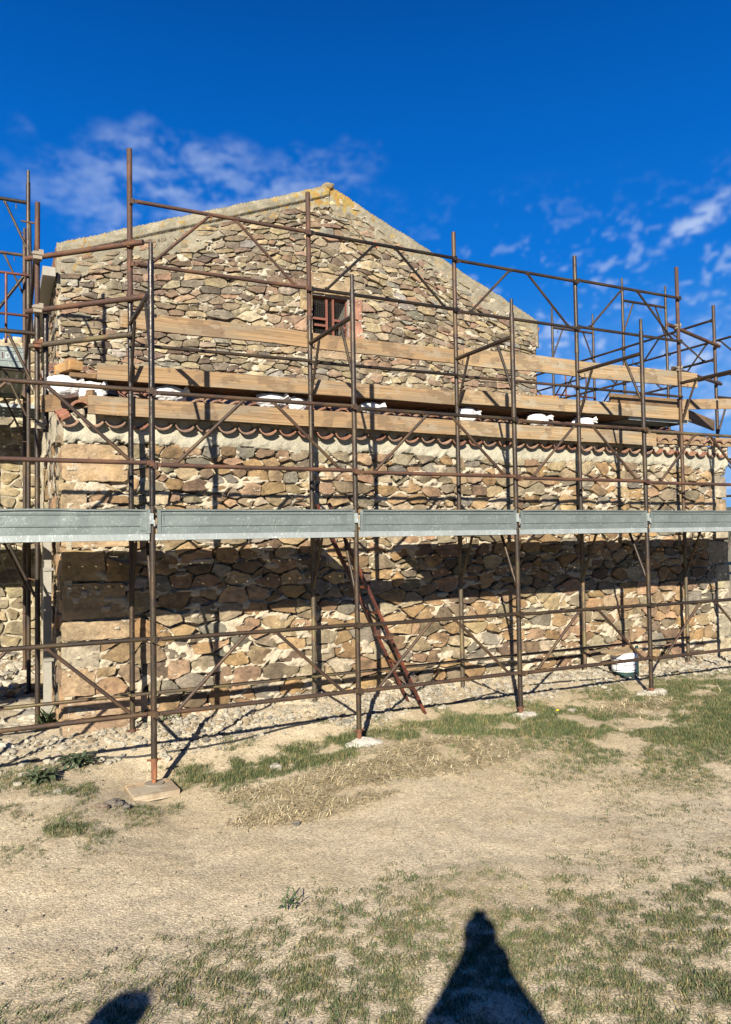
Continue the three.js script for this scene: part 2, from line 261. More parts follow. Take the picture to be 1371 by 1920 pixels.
function layStones(o) { // o: wall (mesh), seeds, ky, gap, keep polygon half-planes, obstacles [x0,x1,y0,y1], warp, pal, prot [a,b], most, seed
  const r = rngOf(o.seed); const seeds = o.seeds.filter(s => { const w = o.warp ? o.warp(s[0], s[1]) : s; return !o.obstacles.some(q => inRect(w[0], w[1], q)); });
  let list = cells(seeds, o.ky); const made = [];
  list.forEach((P, i) => {
    if (P.length < 3) return; if (o.warp) P = P.map(p => o.warp(p[0], p[1]));
    const s = o.warp ? o.warp(seeds[i][0], seeds[i][1]) : seeds[i];
    for (const h of o.planes) P = clipPoly(P, ...h);
    for (const q of o.obstacles) { // push back from each opening or block of stone
      if (P.length < 3) return; const xs = P.map(p => p[0]), ys = P.map(p => p[1]); if (Math.max(...xs) < q[0] || Math.min(...xs) > q[1] || Math.max(...ys) < q[2] || Math.min(...ys) > q[3]) continue;
      const d = [[q[0] - s[0], 1, 0, q[0]], [s[0] - q[1], -1, 0, -q[1]], [q[2] - s[1], 0, 1, q[2]], [s[1] - q[3], 0, -1, -q[3]]].sort((a, b) => b[0] - a[0])[0]; P = clipPoly(P, d[1], d[2], d[3]);
    }
    if (P.length < 3) return; P = inset(P, rr(o.gap[0], o.gap[1], r)); if (P.length < 3 || Math.abs(area(P)) < .0006) return;
    const O = outline(P, r, o.cut || .07, Math.abs(area(P)) > .012 ? 18 : 12); let cx = 0, cy = 0; for (const p of O) { cx += p[0]; cy += p[1]; } cx /= O.length; cy /= O.length;
    const c = pick(o.pal, r), b = rr(.78, 1.3, r); made.push({ a: Math.abs(area(P)), cx, cy, g: stoneGeo(O, cx, cy, rr(o.prot[0], o.prot[1], r), [c[0] * b * rr(.97, 1.03, r), c[1] * b, c[2] * b * rr(.92, 1.04, r)], r) });
  });
  for (const [x0, x1, y0, y1, c, pr] of o.blocks || []) { // dressed blocks
    const j = () => (r() - .5) * .022; const P = [[x0 + .006 + j(), y0 + .006 + j()], [x1 - .006 + j(), y0 + .006 + j()], [x1 - .006 + j(), y1 - .006 + j()], [x0 + .006 + j(), y1 - .006 + j()]]; const O = outline(P, r, .05, 28, .05);
    const cx = (x0 + x1) / 2, cy = (y0 + y1) / 2; made.push({ a: 9, cx, cy, g: stoneGeo(O, cx, cy, pr, c, r, 1) });
  }
  made.sort((a, b) => b.a - a.a);
  made.slice(0, o.most).forEach(s => { const m = mesh('stone', s.g, M.stone, o.wall); m.position.set(s.cx, s.cy, 0); });
  const rest = made.slice(o.most); if (rest.length) mesh('small_stones', merge(rest.map(s => { s.g.translate(s.cx, s.cy, 0); return s.g; })), M.stone, o.wall).userData.kind = 'stuff';
  return made.length;
}
function rowsOf(x0, x1, y0, y1, hf, wf, jit, r, chip = 0) { // staggered rows of seeds
  const S = []; let y = y0; while (y < y1) { const h = hf(y, r); let x = x0 - r() * .3; while (x < x1) { const w = wf(y, r); const cx = x + w / 2, cy = y + h / 2 + (r() - .5) * h * jit; if (cx > x0 - .2 && cx < x1 + .2) S.push([cx, cy, (r() - .4) * .012]); if (r() < chip) S.push([x + (r() - .5) * .08, y + (r() - .5) * h * .5, -.006]); x += w; } y += h; } return S;
}
const mortarCol = (base, s) => (x, y) => { const a = fbm(x * 1.7 + s, y * 1.7, s, 4), b = noise(x * 31, y * 31, s); const k = .78 + .34 * a + .12 * (b - .5); return [base[0] * k, base[1] * k * .995, base[2] * k * .97]; };

// ---- the low building in front
const WZ = -1.26, LX0 = -.568, LX1 = 8.325;
const lean = thing('stone_outbuilding', 'low rubble stone outbuilding with tiled eave behind the scaffolding', 'building');
{
  const r = rngOf(77), tan = [.48, .35, .22], pal = [.47, .41, .31], och = [.44, .31, .17];
  const zf = (x, y) => { const big = fbm(x * 2.2, y * 2.2, 4, 3), f = fbm(x * 11, y * 11, 8, 4), v = fbm(x * 26 + 4, y * 26, 9, 2); const pit = smooth(.54, .58, fbm(x * 8 + 20, y * 17, 2, 3)); const pit2 = smooth(.54, .6, fbm(x * 4 + 50, y * 24, 6, 3)); return .013 + (big - .5) * .03 + (f - .5) * .056 + (v - .5) * .02 - pit * .06 - pit2 * .06; };
  const wall = mesh('front_wall', sheet(LX0 + .03, LX1 - .02, -.15, 3.05, .0165, zf, () => true, mortarCol([.62, .54, .425], 3), 1.1), M.mortar, lean); wall.position.set(0, 0, WZ);
  const blocks = [[-.585, .0, 2.47, 2.83, tan, .02], [-.585, -.36, 2.18, 2.46, [.45, .34, .22], .022], [-.585, .02, 1.86, 2.16, tan, .02], [-.585, -.2, 1.55, 1.85, och, .02], [-.585, -.02, 1.2, 1.54, och, .02], [-.585, .02, 1.0, 1.185, tan, .026], [-.585, -.26, .76, .99, pal, .024], [-.585, -.3, .5, .75, tan, .024], [-.585, .18, .3, .49, [.46, .33, .22], .03], [-.585, .05, .04, .29, [.44, .32, .21], .028],
    [8.04, 8.32, 2.4, 2.72, pal, .02], [7.86, 8.32, 2.12, 2.39, tan, .02], [8.06, 8.32, 1.8, 2.1, pal, .02], [7.9, 8.32, 1.46, 1.79, pal, .02], [8.05, 8.32, 1.1, 1.45, pal, .02], [8.03, 8.32, .76, 1.09, pal, .02], [8.06, 8.32, .42, .75, [.42, .37, .28], .02], [7.8, 8.32, .08, .41, pal, .02]];
  const hf = (y, q) => y < 1.8 ? (q() < .35 ? rr(.09, .13, q) : rr(.15, .215, q)) : (q() < .4 ? rr(.075, .10, q) : rr(.12, .17, q)), wf = (y, q) => { const k = q(); return (y < 1.8 ? 1.05 : .92) * (k < .3 ? rr(.13, .2, q) : k < .75 ? rr(.22, .34, q) : rr(.34, .52, q)); };
  const seeds = rowsOf(LX0, LX1, -.02, 2.83, hf, wf, .6, r, .45);
  const n = layStones({ wall, seeds, ky: 1.7, cut: .12, gap: [.003, .021], planes: [[1, 0, LX1 - .01], [-1, 0, -LX0 - .01], [0, 1, 2.86]], obstacles: blocks.map(b => b.slice(0, 4)), blocks, pal: PAL.low, prot: [.014, .042], most: 300, seed: 5 });
  // pale mortar band under the eave
  const low = (x) => 2.815 + (fbm(x * 2.3, 3, 1, 3) - .5) * .13 + (fbm(x * 14, 8, 2, 2) - .5) * .06;
  const band = mesh('plaster_band', sheet(LX0, LX1 + .003, 2.66, 3.1, .0165, (x, y) => .034 + (fbm(x * 3, y * 5, 3, 3) - .5) * .022 + (fbm(x * 18, y * 18, 4, 3) - .5) * (.012 + .03 * smooth(.12, .0, y - low(x))) - smooth(.05, 0, y - low(x)) * .02, (x, y) => y > low(x), mortarCol([.545, .515, .42], 8), 1.3), M.mortar, lean); band.position.set(0, 0, WZ);
  // side wall on the left, seen edge-on, and the plain ones round the back
  const sideZ = (x, y) => (fbm(x * 3, y * 3, 12, 3) - .5) * .05 + (fbm(x * 9, y * 4, 13, 4) - .5) * .10;
  const side = mesh('side_wall', sheet(-5, WZ - .015, -.3, 4.1, .03, sideZ, (x, y) => y < 3.02 + .32 * (WZ - x), mortarCol([.53, .47, .36], 14), 1.1), M.mortar, lean); side.rotation.y = -Math.PI / 2; side.position.set(LX0 + .01, 0, 0);
  layStones({ wall: side, seeds: rowsOf(-3.6, WZ, 0, 2.9, (y, q) => rr(.14, .22, q), (y, q) => rr(.2, .4, q), .5, r, .2), ky: 1.5, gap: [.012, .03], planes: [[1, 0, WZ - .0], [-1, 0, 4.2], [0, 1, 2.95]], obstacles: [], pal: PAL.low, prot: [.02, .06], most: 60, seed: 9 });
  mesh('side_wall', merge([box(LX1 - .2, 1.45, -3.13, .36, 3.2, 3.6), box(LX1 - .2, 3.2, -4.2, .36, .5, 1.5)].map(g => { const c = new Float32Array(g.attributes.position.count * 3); for (let i = 0; i < c.length; i += 3) { c[i] = .45; c[i + 1] = .39; c[i + 2] = .29; } g.setAttribute('color', new THREE.BufferAttribute(c, 3)); return g; })), M.mortar, lean);
  // roof slab and its curved tiles
  const SL = .32, roofY = (z) => 3.03 + SL * (-1.1 - z);
  const slab = new THREE.BufferGeometry(); {
    const P = [[LX0, WZ + .02], [LX1, WZ + .02], [LX1, -5], [LX0, -5]], p = [], q = []; for (const d of [.005, -.12]) for (const [x, z] of P) p.push(x, roofY(z) + d, z);
    q.push(0, 1, 2, 0, 2, 3, 4, 6, 5, 4, 7, 6, 0, 4, 5, 0, 5, 1, 1, 5, 6, 1, 6, 2, 3, 2, 6, 3, 6, 7, 0, 3, 7, 0, 7, 4);
    slab.setAttribute('position', new THREE.Float32BufferAttribute(p, 3)); slab.setAttribute('uv', new THREE.Float32BufferAttribute(p.flatMap((v, i) => i % 3 === 0 ? [v, p[i + 2]] : []), 2)); slab.setAttribute('color', new THREE.Float32BufferAttribute(p.map((v, i) => [.5, .45, .36][i % 3]), 3)); slab.setIndex(q);
    const g = slab.toNonIndexed(); g.computeVertexNormals(); mesh('roof_slab', g, M.mortar, lean);
  }
  const coppo = (r0, r1, L, up, c, q) => { // half-round shell, along -z, open face down (up = 1) or up (up = -1)
    const n = 9, th = .013, pos = [], uv = [], cl = [], idx = []; const A = 1.12;
    for (let e = 0; e < 2; e++) for (let s = 0; s < 2; s++) for (let i = 0; i <= n; i++) { const a = lerp(-A, A, i / n), rad = (e ? r1 : r0) - (s ? th : 0); pos.push(Math.sin(a) * rad, up * (Math.cos(a) * rad - (e ? r1 : r0) * .15), e ? -L : 0); uv.push(i / n * .3 + c[3], e * .5 + c[4]); const k = .8 + .4 * noise(i * 1.3 + c[3] * 90, e * 3 + s, 4); cl.push(c[0] * k, c[1] * k, c[2] * k); }
    const v = (e, s, i) => e * 2 * (n + 1) + s * (n + 1) + i; const quad = (a, b, cc, d) => idx.push(a, b, cc, a, cc, d);
    for (let i = 0; i < n; i++) { quad(v(0, 0, i), v(0, 0, i + 1), v(1, 0, i + 1), v(1, 0, i)); quad(v(0, 1, i + 1), v(0, 1, i), v(1, 1, i), v(1, 1, i + 1)); quad(v(0, 1, i), v(0, 1, i + 1), v(0, 0, i + 1), v(0, 0, i)); quad(v(1, 0, i), v(1, 0, i + 1), v(1, 1, i + 1), v(1, 1, i)); }
    for (const i of [0, n]) quad(v(0, 0, i), v(1, 0, i), v(1, 1, i), v(0, 1, i));
    const g = new THREE.BufferGeometry(); g.setAttribute('position', new THREE.Float32BufferAttribute(pos, 3)); g.setAttribute('uv', new THREE.Float32BufferAttribute(uv, 2)); g.setAttribute('color', new THREE.Float32BufferAttribute(cl, 3)); g.setIndex(idx); const o = g.toNonIndexed(); o.computeVertexNormals(); return o;
  };
  const cols = [[.36, .16, .10], [.42, .22, .145], [.33, .155, .105], [.46, .29, .205], [.40, .19, .115], [.35, .22, .16]];
  const covers = cols.map(c => coppo(.098, .078, .46, 1, [...c, r(), r()])), canals = cols.map(c => coppo(.105, .085, .46, -1, [...c.map(v => v * .95), r(), r()]));
  const tiles = []; const pitch = .212;
  for (let row = 0; row < 10; row++) for (let k = 0; k * pitch < LX1 - LX0 + .05; k++) for (const kind of [0, 1]) {
    const d = row * .36, x = LX0 + .03 + (k + (kind ? .5 : 0)) * pitch + (r() - .5) * .018, z = -1.132 - d + (r() - .5) * .025 + (kind ? -.01 : 0); if (x > LX1 + .02 || z < -4.6) continue;
    tiles.push([kind ? covers[Math.floor(r() * 6)] : canals[Math.floor(r() * 6)], [x, (kind ? 3.115 : 3.05) + SL * (-1.132 - z) + .012 * r(), z], [-Math.atan(SL) + .03 + (r() - .5) * .02, (r() - .5) * .07, (r() - .5) * .10]]);
  }
  const setT = (m, t) => { m.position.set(...t[1]); m.rotation.set(-t[2][0], t[2][1], t[2][2]); };
  tiles.slice(0, 250).forEach(t => setT(mesh('roof_tile', t[0], M.terracotta, lean), t));
  mesh('roof_tiles_up_the_slope', merge(tiles.slice(250).map(t => { const m = new THREE.Mesh(t[0]); setT(m, t); m.updateMatrix(); return t[0].clone().applyMatrix4(m.matrix); })), M.terracotta, lean).userData.kind = 'stuff';
  // bedding mortar lumps that close the gaps between the tiles at the eave
  const lumps = []; for (let k = 0; k < 42; k++) { const g = new THREE.IcosahedronGeometry(.05, 2); const p = g.attributes.position, c = []; for (let i = 0; i < p.count; i++) { const q = .7 + .6 * noise(p.getX(i) * 40 + k, p.getY(i) * 40, p.getZ(i) * 40); p.setXYZ(i, p.getX(i) * q * 1.2, p.getY(i) * q * .9, p.getZ(i) * q * .8); c.push(.58, .5, .38); } g.setAttribute('color', new THREE.Float32BufferAttribute(c, 3)); g.computeVertexNormals(); g.translate(LX0 + .03 + (k + .5) * pitch, 3.115, -1.215); lumps.push(g); }
  mesh('bedding_mortar', merge(lumps), M.mortar, lean).userData.kind = 'stuff';
  // terracotta pieces along the left verge
  for (const [z, dx, t] of [[-1.17, 0, .5], [-1.29, -.01, .42], [-1.42, -.02, .4], [-1.55, -.01, .42], [-1.68, -.02, .4]]) { const g = box(0, 0, 0, .085, .035, .11, 2), c = []; for (let i = 0; i < g.attributes.position.count; i++) c.push(.47, .2, .125); g.setAttribute('color', new THREE.Float32BufferAttribute(c, 3)); const m = mesh('verge_tile', g, M.terracotta, lean); m.position.set(LX0 + .01 + dx, roofY(z) + .02, z); m.rotation.set(.31, .1 * dx * 30, t); }
  console.log('low wall stones', n);
}

// ---- the tall gabled building behind
const GZ = -5.0, GX0 = -.335, GX1 = 7.985, GA = 3.79, GE = 6.06, GER = 5.95, GP = 7.68;
const roofLine = (x) => x < GA ? lerp(GE, GP, (x - GX0) / (GA - GX0)) : lerp(GP, GER, (x - GA) / (GX1 - GA));
const house = thing('stone_house', 'tall rubble stone house with gable and concrete verge, set back above the low roof', 'building');
{
  const r = rngOf(191); const win = [3.47, 4.125, 5.07, 5.885];
  const zf = (x, y) => { const big = fbm(x * 2 + 7, y * 2, 4, 3), f = fbm(x * 12, y * 14, 8, 4); const pit = smooth(.53, .57, fbm(x * 8 + 20, y * 19, 2, 3)); const pit2 = smooth(.55, .59, fbm(x * 4 + 50, y * 26, 6, 3)); return .018 + (big - .5) * .04 + (f - .5) * .07 - pit * .075 - pit2 * .065; };
  const wall = mesh('gable_wall', sheet(GX0, GX1, 3.9, 7.7, .019, zf, (x, y) => y < roofLine(x) - .06 && !inRect(x, y, win), mortarCol([.60, .55, .45], 23), 1.1), M.mortar, house); wall.position.set(0, 0, GZ);
  const tan = [.45, .345, .215], pink = [.50, .27, .185];
  const jamb = [[win[0] - .06, win[1] + .08, 5.89, 6.24, tan, .03], [win[1], win[1] + .235, 5.53, 5.885, pink, .028], [win[1], win[1] + .25, 5.15, 5.52, pink, .028], [win[0] - .22, win[0], 5.58, 5.95, [.43, .32, .18], .03], [win[0] - .12, win[0], 5.07, 5.57, [.44, .34, .24], .02], [win[0] - .12, win[1] + .2, 4.84, 5.07, [.45, .335, .22], .026]];
  const base = 4.1; const warp = (x, t) => { const u = Math.abs(x - GA) / 4.15, round = 1 - Math.sqrt(u * u + .02) * .99; const A = clamp((t - 4.45) / 1.7) * .95; return [x, t + A * round + (fbm(x * 1.1, t * 2, 8, 3) - .5) * .14]; };
  const hf = (y, q) => q() < .42 ? rr(.034, .054, q) : rr(.068, .118, q), wf = (y, q) => { const k = q(); return k < .3 ? rr(.08, .15, q) : k < .75 ? rr(.17, .32, q) : rr(.32, .54, q); };
  const seeds = rowsOf(GX0, GX1, base, 7.0, hf, wf, .4, r, .22).filter(s => { const w = warp(s[0], s[1]); return w[1] < roofLine(clamp(w[0], GX0, GX1)) + .05; });
  const slopeL = (GP - GE) / (GA - GX0), slopeR = (GP - GER) / (GX1 - GA);
  const n = layStones({ wall, seeds, ky: 3.1, gap: [.0005, .015], warp, planes: [[1, 0, GX1 - .01], [-1, 0, -GX0 - .01], [-slopeL, 1, GE - slopeL * GX0 - .2], [slopeR, 1, GER + slopeR * GX1 - .2]], obstacles: [win, ...jamb.map(b => b.slice(0, 4))], blocks: jamb, pal: PAL.high, prot: [.016, .06], most: 300, seed: 31 });
  { const g = stoneGeo(outline([[-.06, -.075], [.055, -.06], [.06, .07], [-.045, .08]], r, .15, 14), 0, 0, .05, [.50, .22, .13], r); const m = mesh('brick', g, M.stone, wall); m.position.set(4.63, 6.86, 0); m.rotation.z = -.35; }
  // concrete verge with lichen
  const lowL = (x) => roofLine(x) - .40 - (fbm(x * 1.6, 4, 2, 3) - .5) * .34 - (fbm(x * 9, 1, 3, 2) - .5) * .1 - (x < 1.8 ? .06 : 0), lowR = (x) => roofLine(x) - .42 - (fbm(x * 1.4 + 30, 4, 2, 3) - .5) * .36 - (fbm(x * 11, 1, 5, 2) - .5) * .09;
  const lichen = (x, y) => { const d = roofLine(x) - y, a = fbm(x * 15, y * 15, 44, 4), near = smooth(.75, .1, Math.abs(x - GA - .1)); const top = smooth(.26, .02, d); const k = smooth(.71 - .34 * near * smooth(.4, .08, d) - .05 * top, .74 - .28 * near * smooth(.4, .08, d) - .06 * top, a); const pale = smooth(.6, .7, fbm(x * 16, y * 16, 51, 3)); let c = mortarCol([.36, .33, .255], 41)(x, y); const dirt = smooth(.45, .7, fbm(x * 2.5, y * 4, 61, 4)); c = mixc(c, [.25, .23, .17], dirt * .7); c = mixc(c, [.52, .47, .36], pale * .45); return mixc(c, fbm(x * 20, y * 20, 71, 2) > .5 ? [.44, .24, .035] : [.42, .30, .07], k * .85); };
  const zc = (x, y) => { const d = roofLine(x) - y, ledge = x < GA ? smooth(.155, .14, d) : smooth(.10, .06, d) * .4; return .03 + ledge * .032 + (fbm(x * 4, y * 4, 33, 4) - .5) * .035 + (fbm(x * 22, y * 22, 34, 3) - .5) * .014 - smooth(.05, 0, d) * .02; };
  for (const [nm, a, b, lo] of [['concrete_verge', GX0 - .03, GA, lowL], ['concrete_verge', GA, GX1 + .05, lowR]]) { const v = mesh(nm, sheet(a, b, 5.4, 7.76, .019, zc, (x, y) => y < roofLine(clamp(x, GX0, GX1)) + .03 + (fbm(x * 5, 2, 77, 3) - .5) * .035 && y > lo(clamp(x, GX0, GX1)), lichen, 1.2), M.mortar, house); v.position.set(0, 0, GZ); }
  { const g = new THREE.IcosahedronGeometry(.13, 4), p = g.attributes.position, c = []; for (let i = 0; i < p.count; i++) { const q = .75 + .5 * noise(p.getX(i) * 14 + 3, p.getY(i) * 14, p.getZ(i) * 14); p.setXYZ(i, p.getX(i) * q * .95, p.getY(i) * q * .9, p.getZ(i) * q * 2.2); const k = smooth(.35, .6, noise(p.getX(i) * 22, p.getY(i) * 22, p.getZ(i) * 22)); c.push(lerp(.33, .44, k), lerp(.28, .26, k), lerp(.18, .04, k)); } g.setAttribute('color', new THREE.Float32BufferAttribute(c, 3)); g.computeVertexNormals(); mesh('ridge_tile', g, M.mortar, house).position.set(GA, GP + .0, GZ - .17); }
  // side walls, roof, reveal and dark room behind the window
  const colored = (g, c) => { const a = []; for (let i = 0; i < g.attributes.position.count; i++) a.push(...c); g.setAttribute('color', new THREE.Float32BufferAttribute(a, 3)); return g; };
  const side = mesh('side_wall', sheet(-10, GZ - .02, .0, GE - .12, .05, (x, y) => (fbm(x * 3, y * 3, 12, 3) - .5) * .06 + (fbm(x * 10, y * 7, 13, 4) - .5) * .09, () => true, mortarCol([.46, .41, .31], 14), 1.1), M.mortar, house); side.rotation.y = -Math.PI / 2; side.position.set(GX0 + .01, 0, 0);
  layStones({ wall: side, seeds: rowsOf(-7.5, GZ, 2.2, GE - .3, (y, q) => rr(.1, .18, q), (y, q) => rr(.18, .4, q), .5, r, .2), ky: 1.8, gap: [.012, .03], planes: [[1, 0, GZ], [-1, 0, 8]], obstacles: [], pal: PAL.high, prot: [.02, .06], most: 60, seed: 19 });
  mesh('side_wall', colored(box(GX1 - .2, 2.95, -7.5, .38, 5.7, 4.9), [.42, .37, .28]), M.mortar, house);
  mesh('back_wall', colored(box((GX0 + GX1) / 2, 2.95, -9.9, GX1 - GX0 - .1, 5.8, .3), [.42, .37, .28]), M.mortar, house);
  for (const s of [-1, 1]) { const x0 = s < 0 ? GX0 - .02 : GX1 + .02, L = Math.hypot(GA - x0, GP - (s < 0 ? GE : GER)), a = Math.atan2(GP - (s < 0 ? GE : GER), Math.abs(GA - x0)); const g = colored(box(0, 0, 0, L, .12, 5.0), [.42, .19, .11]); const m = mesh('roof', g, M.terracotta, house); m.position.set((x0 + GA) / 2, ((s < 0 ? GE : GER) + GP) / 2 - .085, -7.53); m.rotation.z = -s * a; }
  for (const [x, y] of [[GX1 + .05, GER - .03]]) { const g = tube([0, 0, 0], [.22, -.09, 0], .085, 12); colored(g, [.45, .18, .11]); mesh('eave_tile', g, M.terracotta, house).position.set(x - .1, y - .02, GZ - .16); }
  const w = new THREE.Group(); w.name = 'window'; w.position.set((win[0] + win[1]) / 2, (win[2] + win[3]) / 2, GZ); house.add(w);
  const ww = win[1] - win[0], wh = win[3] - win[2];
  mesh('reveal', merge([box(0, wh / 2 + .02, -.24, ww + .1, .06, .42), box(0, -wh / 2 - .02, -.24, ww + .1, .06, .42), box(-ww / 2 - .02, 0, -.24, .06, wh - .03, .42), box(ww / 2 + .02, 0, -.24, .06, wh - .03, .42)]), M.gutter, w);
  mesh('dark_room', merge([box(0, 0, -2.4, 3, 3, .1), box(-1.5, 0, -1.4, .1, 3, 1.9), box(1.5, 0, -1.4, .1, 3, 1.9), box(0, 1.5, -1.4, 3, .1, 1.9), box(0, -1.5, -1.4, 3, .1, 1.9)]), M.inside, w);
  mesh('frame', merge([box(0, wh / 2 - .015, -.1, ww, .03, .05), box(0, -wh / 2 + .015, -.1, ww, .03, .05), box(-ww / 2 + .012, 0, -.1, .024, wh - .06, .05), box(ww / 2 - .012, 0, -.1, .024, wh - .06, .05)]), M.redFrame, w);
  for (const x of [-.045, .07]) mesh('upright_bar', box(x, 0, -.085, .034, wh - .06, .03), M.redFrame, w);
  for (const [x0, x1] of [[-ww / 2 + .024, -.062], [.087, ww / 2 - .024]]) for (const y of [.03, -.077]) mesh('cross_bar', box((x0 + x1) / 2, y, -.085, x1 - x0, .036, .028), M.redFrame, w);
  const wires = []; for (let x = -ww / 2 + .06; x < ww / 2 - .05; x += .032) wires.push(box(x, 0, -.125, .0032, wh - .06, .003)); for (let y = -wh / 2 + .07; y < wh / 2 - .06; y += .032) wires.push(box(0, y, -.131, ww - .05, .0032, .003)); mesh('wire_mesh', merge(wires), M.wire, w).userData.kind = 'stuff';
  // rough eave course along the left side
  const cg = box(0, 0, 0, .09, .1, 4.9); mesh('eave_course', colored(cg, [.55, .49, .38]), M.mortar, house).position.set(GX0 - .045, GE - .42, -7.47);
  console.log('gable stones', n);
}
{ // box gutter and downpipe of the tall house
  const g = thing('box_gutter', 'grey box gutter under the left eave of the tall house', 'gutter', [-.47, 5.63, -4.88]);
  mesh('trough', merge([box(0, -.055, -2.5, .16, .02, 5), box(-.075, .01, -2.5, .012, .11, 5), box(.075, .01, -2.5, .012, .11, 5)]), M.gutter, g); mesh('end_cap', box(0, .005, .006, .165, .125, .012), M.pipe, g);
  const d = thing('downpipe', 'pale square downpipe beside the left corner of the low outbuilding', 'downpipe', [-.66, .15, -2.05]); mesh('pipe', box(0, .95, 0, .075, 1.9, .075), M.pipe, d); mesh('bracket', box(.03, .6, 0, .13, .03, .1), M.gutter, d); mesh('bracket', box(.03, 1.5, 0, .13, .03, .1), M.gutter, d);
}
{ // wing at the back left
  const wing = thing('stone_wing', 'sunlit stone wing far back at the left edge, behind the side scaffolding', 'building'); const r = rngOf(404);
  const top = (x) => 5.28 + (fbm(x * 3, 1, 1, 2) - .5) * .15;
  const wall = mesh('wall', sheet(-7, -.3, -.2, 5.9, .035, (x, y) => (fbm(x * 4, y * 4, 1, 4) - .5) * .07 - smooth(.55, .66, fbm(x * 6, y * 12, 2, 3)) * .05, (x, y) => y < top(x), mortarCol([.60, .53, .40], 90), 1.1), M.mortar, wing); wall.position.set(0, 0, -7.3);
  layStones({ wall, seeds: rowsOf(-3.2, -.3, 0, 5.2, (y, q) => rr(.16, .26, q), (y, q) => rr(.2, .45, q), .5, r, .25), ky: 1.5, gap: [.012, .03], planes: [[1, 0, -.3], [-1, 0, 3.4], [0, 1, 5.2]], obstacles: [], pal: PAL.far, prot: [.02, .05], most: 200, seed: 91 });
  const bg = box(-3.7, 2.5, -7.6, 6.5, 5.0, .4), c = []; for (let i = 0; i < bg.attributes.position.count; i++) c.push(.4, .35, .26); bg.setAttribute('color', new THREE.Float32BufferAttribute(c, 3)); mesh('wall', bg, M.mortar, wing);
}

// ---------------------------------------------------------------- scaffolding
const R_ST = .0242, R_RAIL = .0185, R_BR = .0145;
const IZ = -1.04; // inner row of standards; the outer row stands on z = 0
function frame(name, label, group, pos, turn, h0, mat, mat2 = mat, pins = true) { // two legs 1.04 apart along local z, from -h0 up to 2 m, transom and corner braces
  const f = thing(name, label, 'scaffold frame', pos, turn, group);
  for (const [z, m] of [[0, mat], [-1.04, mat2]]) {
    const leg = mesh('leg', tube([0, 0, z], [0, 1.985, z], R_ST, 14), m, f);
    mesh('spigot', tube([0, 1.985, z], [0, 2.125, z], .0175, 10), mat === M.tubeBlack ? M.tubeDark : mat, leg);
    const s = z ? 1 : -1; const pn = []; if (pins) { pn.push(tube([0, 1.36, z + s * .02], [.012, 1.38, z + s * .085], .006, 6), tube([0, .9, z + s * .02], [0, .9, z + s * .07], .006, 6)); mesh('locking_pins', merge(pn), M.tubeRust, leg); }
    mesh('corner_brace', merge([tube([0, 1.20, z + s * .02], [0, 1.70, z + s * .245], .0145, 8), box(0, 1.715, z + s * .25, .012, .05, .03, 3)]), m, f);
  }
  mesh('transom', merge([tube([0, 1.738, -.02], [0, 1.738, -1.02], .0225, 12), tube([.0, 1.70, -.13], [.0, 1.64, -.13], .006, 6), tube([.0, 1.70, -.91], [.0, 1.64, -.91], .006, 6)]), mat, f);
  return f;
}
function guard(label, group, pos, turn, dy, mats, L = 1.8) { // double rail with two slanting braces; local x along the bay, y = lower rail
  const g = thing('guardrail', label, 'guardrail', pos, turn, group); const k = L / 1.8;
  const rail = (y) => merge([tube([.06, y, 0], [L - .06, y, 0], R_RAIL, 10), box(.035, y, 0, .06, .034, .012, 3), box(L - .035, y, 0, .06, .034, .012, 3), box(.012, y - .004, .0, .03, .05, .034, 3), box(L - .012, y - .004, .002, .03, .05, .038, 3)]);
  mesh('lower_rail', rail(0), mats[0], g); mesh('upper_rail', rail(dy), mats[1] || mats[0], g);
  for (const [a, b] of [[.19, .74], [1.61, 1.02]]) { const d = b > a ? 1 : -1; mesh('brace', merge([tube([a * k, .025, .004], [b * k, dy - .02, .004], R_BR, 8), box(a * k - d * .008, .02, .004, .05, .03, .01, 3), box(b * k + d * .008, dy - .018, .004, .05, .03, .01, 3)]), mats[2] || mats[0], g); }
  return g;
}
const FP = ['off the left edge', 'nearest the camera at the left', 'just left of the leaning ladder', 'right of the leaning ladder', 'beside the white bucket', 'at the right edge of the scaffold'];
for (let k = -1; k <= 4; k++) {
  const X = 1.8 * k, dark = [M.tubeDark, M.tubeDark, M.tubeDark, M.tubeDark, M.tubeDark, M.tubeDark][k + 1];
  frame('scaffold_portal', `ground-level scaffold portal frame carrying the steel deck, ${FP[k + 1]}`, 'ground-level scaffold frames in front of the low wall', [X, .2, 0], 0, 0, dark, k === 0 ? M.tubeDark : M.tubeGrey);
  frame('scaffold_portal', `second-tier scaffold portal frame rising above the steel deck, ${FP[k + 1]}`, 'second-tier scaffold frames', [X, 2.2, 0], 0, 0, [M.tubeDark, M.tubeBlack, M.tubeDark, M.tubeDark, M.tubeDark, M.tubeDark][k + 1], [M.tubeDark, M.tubeBlack, M.tubeDark, M.tubeDark, M.tubeDark, M.tubeBrown][k + 1]);
}
// top posts on the inner row
[[0, 5.60, M.tubeRust, 'rust-red scaffold post reaching highest at the left end of the inner row'], [1.8, 5.53, M.tubeRust, 'rust-brown scaffold post standing in front of the barred window'], [3.6, 5.41, M.tubeBrown, 'brown scaffold post in front of the right slope of the gable'], [5.4, 5.41, M.tubeDark, 'dark grey scaffold post against the sky right of the gable'], [7.2, 5.53, M.tubeRust, 'rust-red scaffold post at the right end of the inner row']].forEach(([x, y, m, l]) => {
  const p = thing('scaffold_post', l, 'scaffold post', [x, 4.2, IZ], 0, 'posts on top of the inner scaffold row'); mesh('tube', tube([0, 0, 0], [0, y - 4.2, 0], R_ST + .001, 14), m, p); mesh('collar', tube([0, -.02, 0], [0, .03, 0], .029, 12), m, p);
});
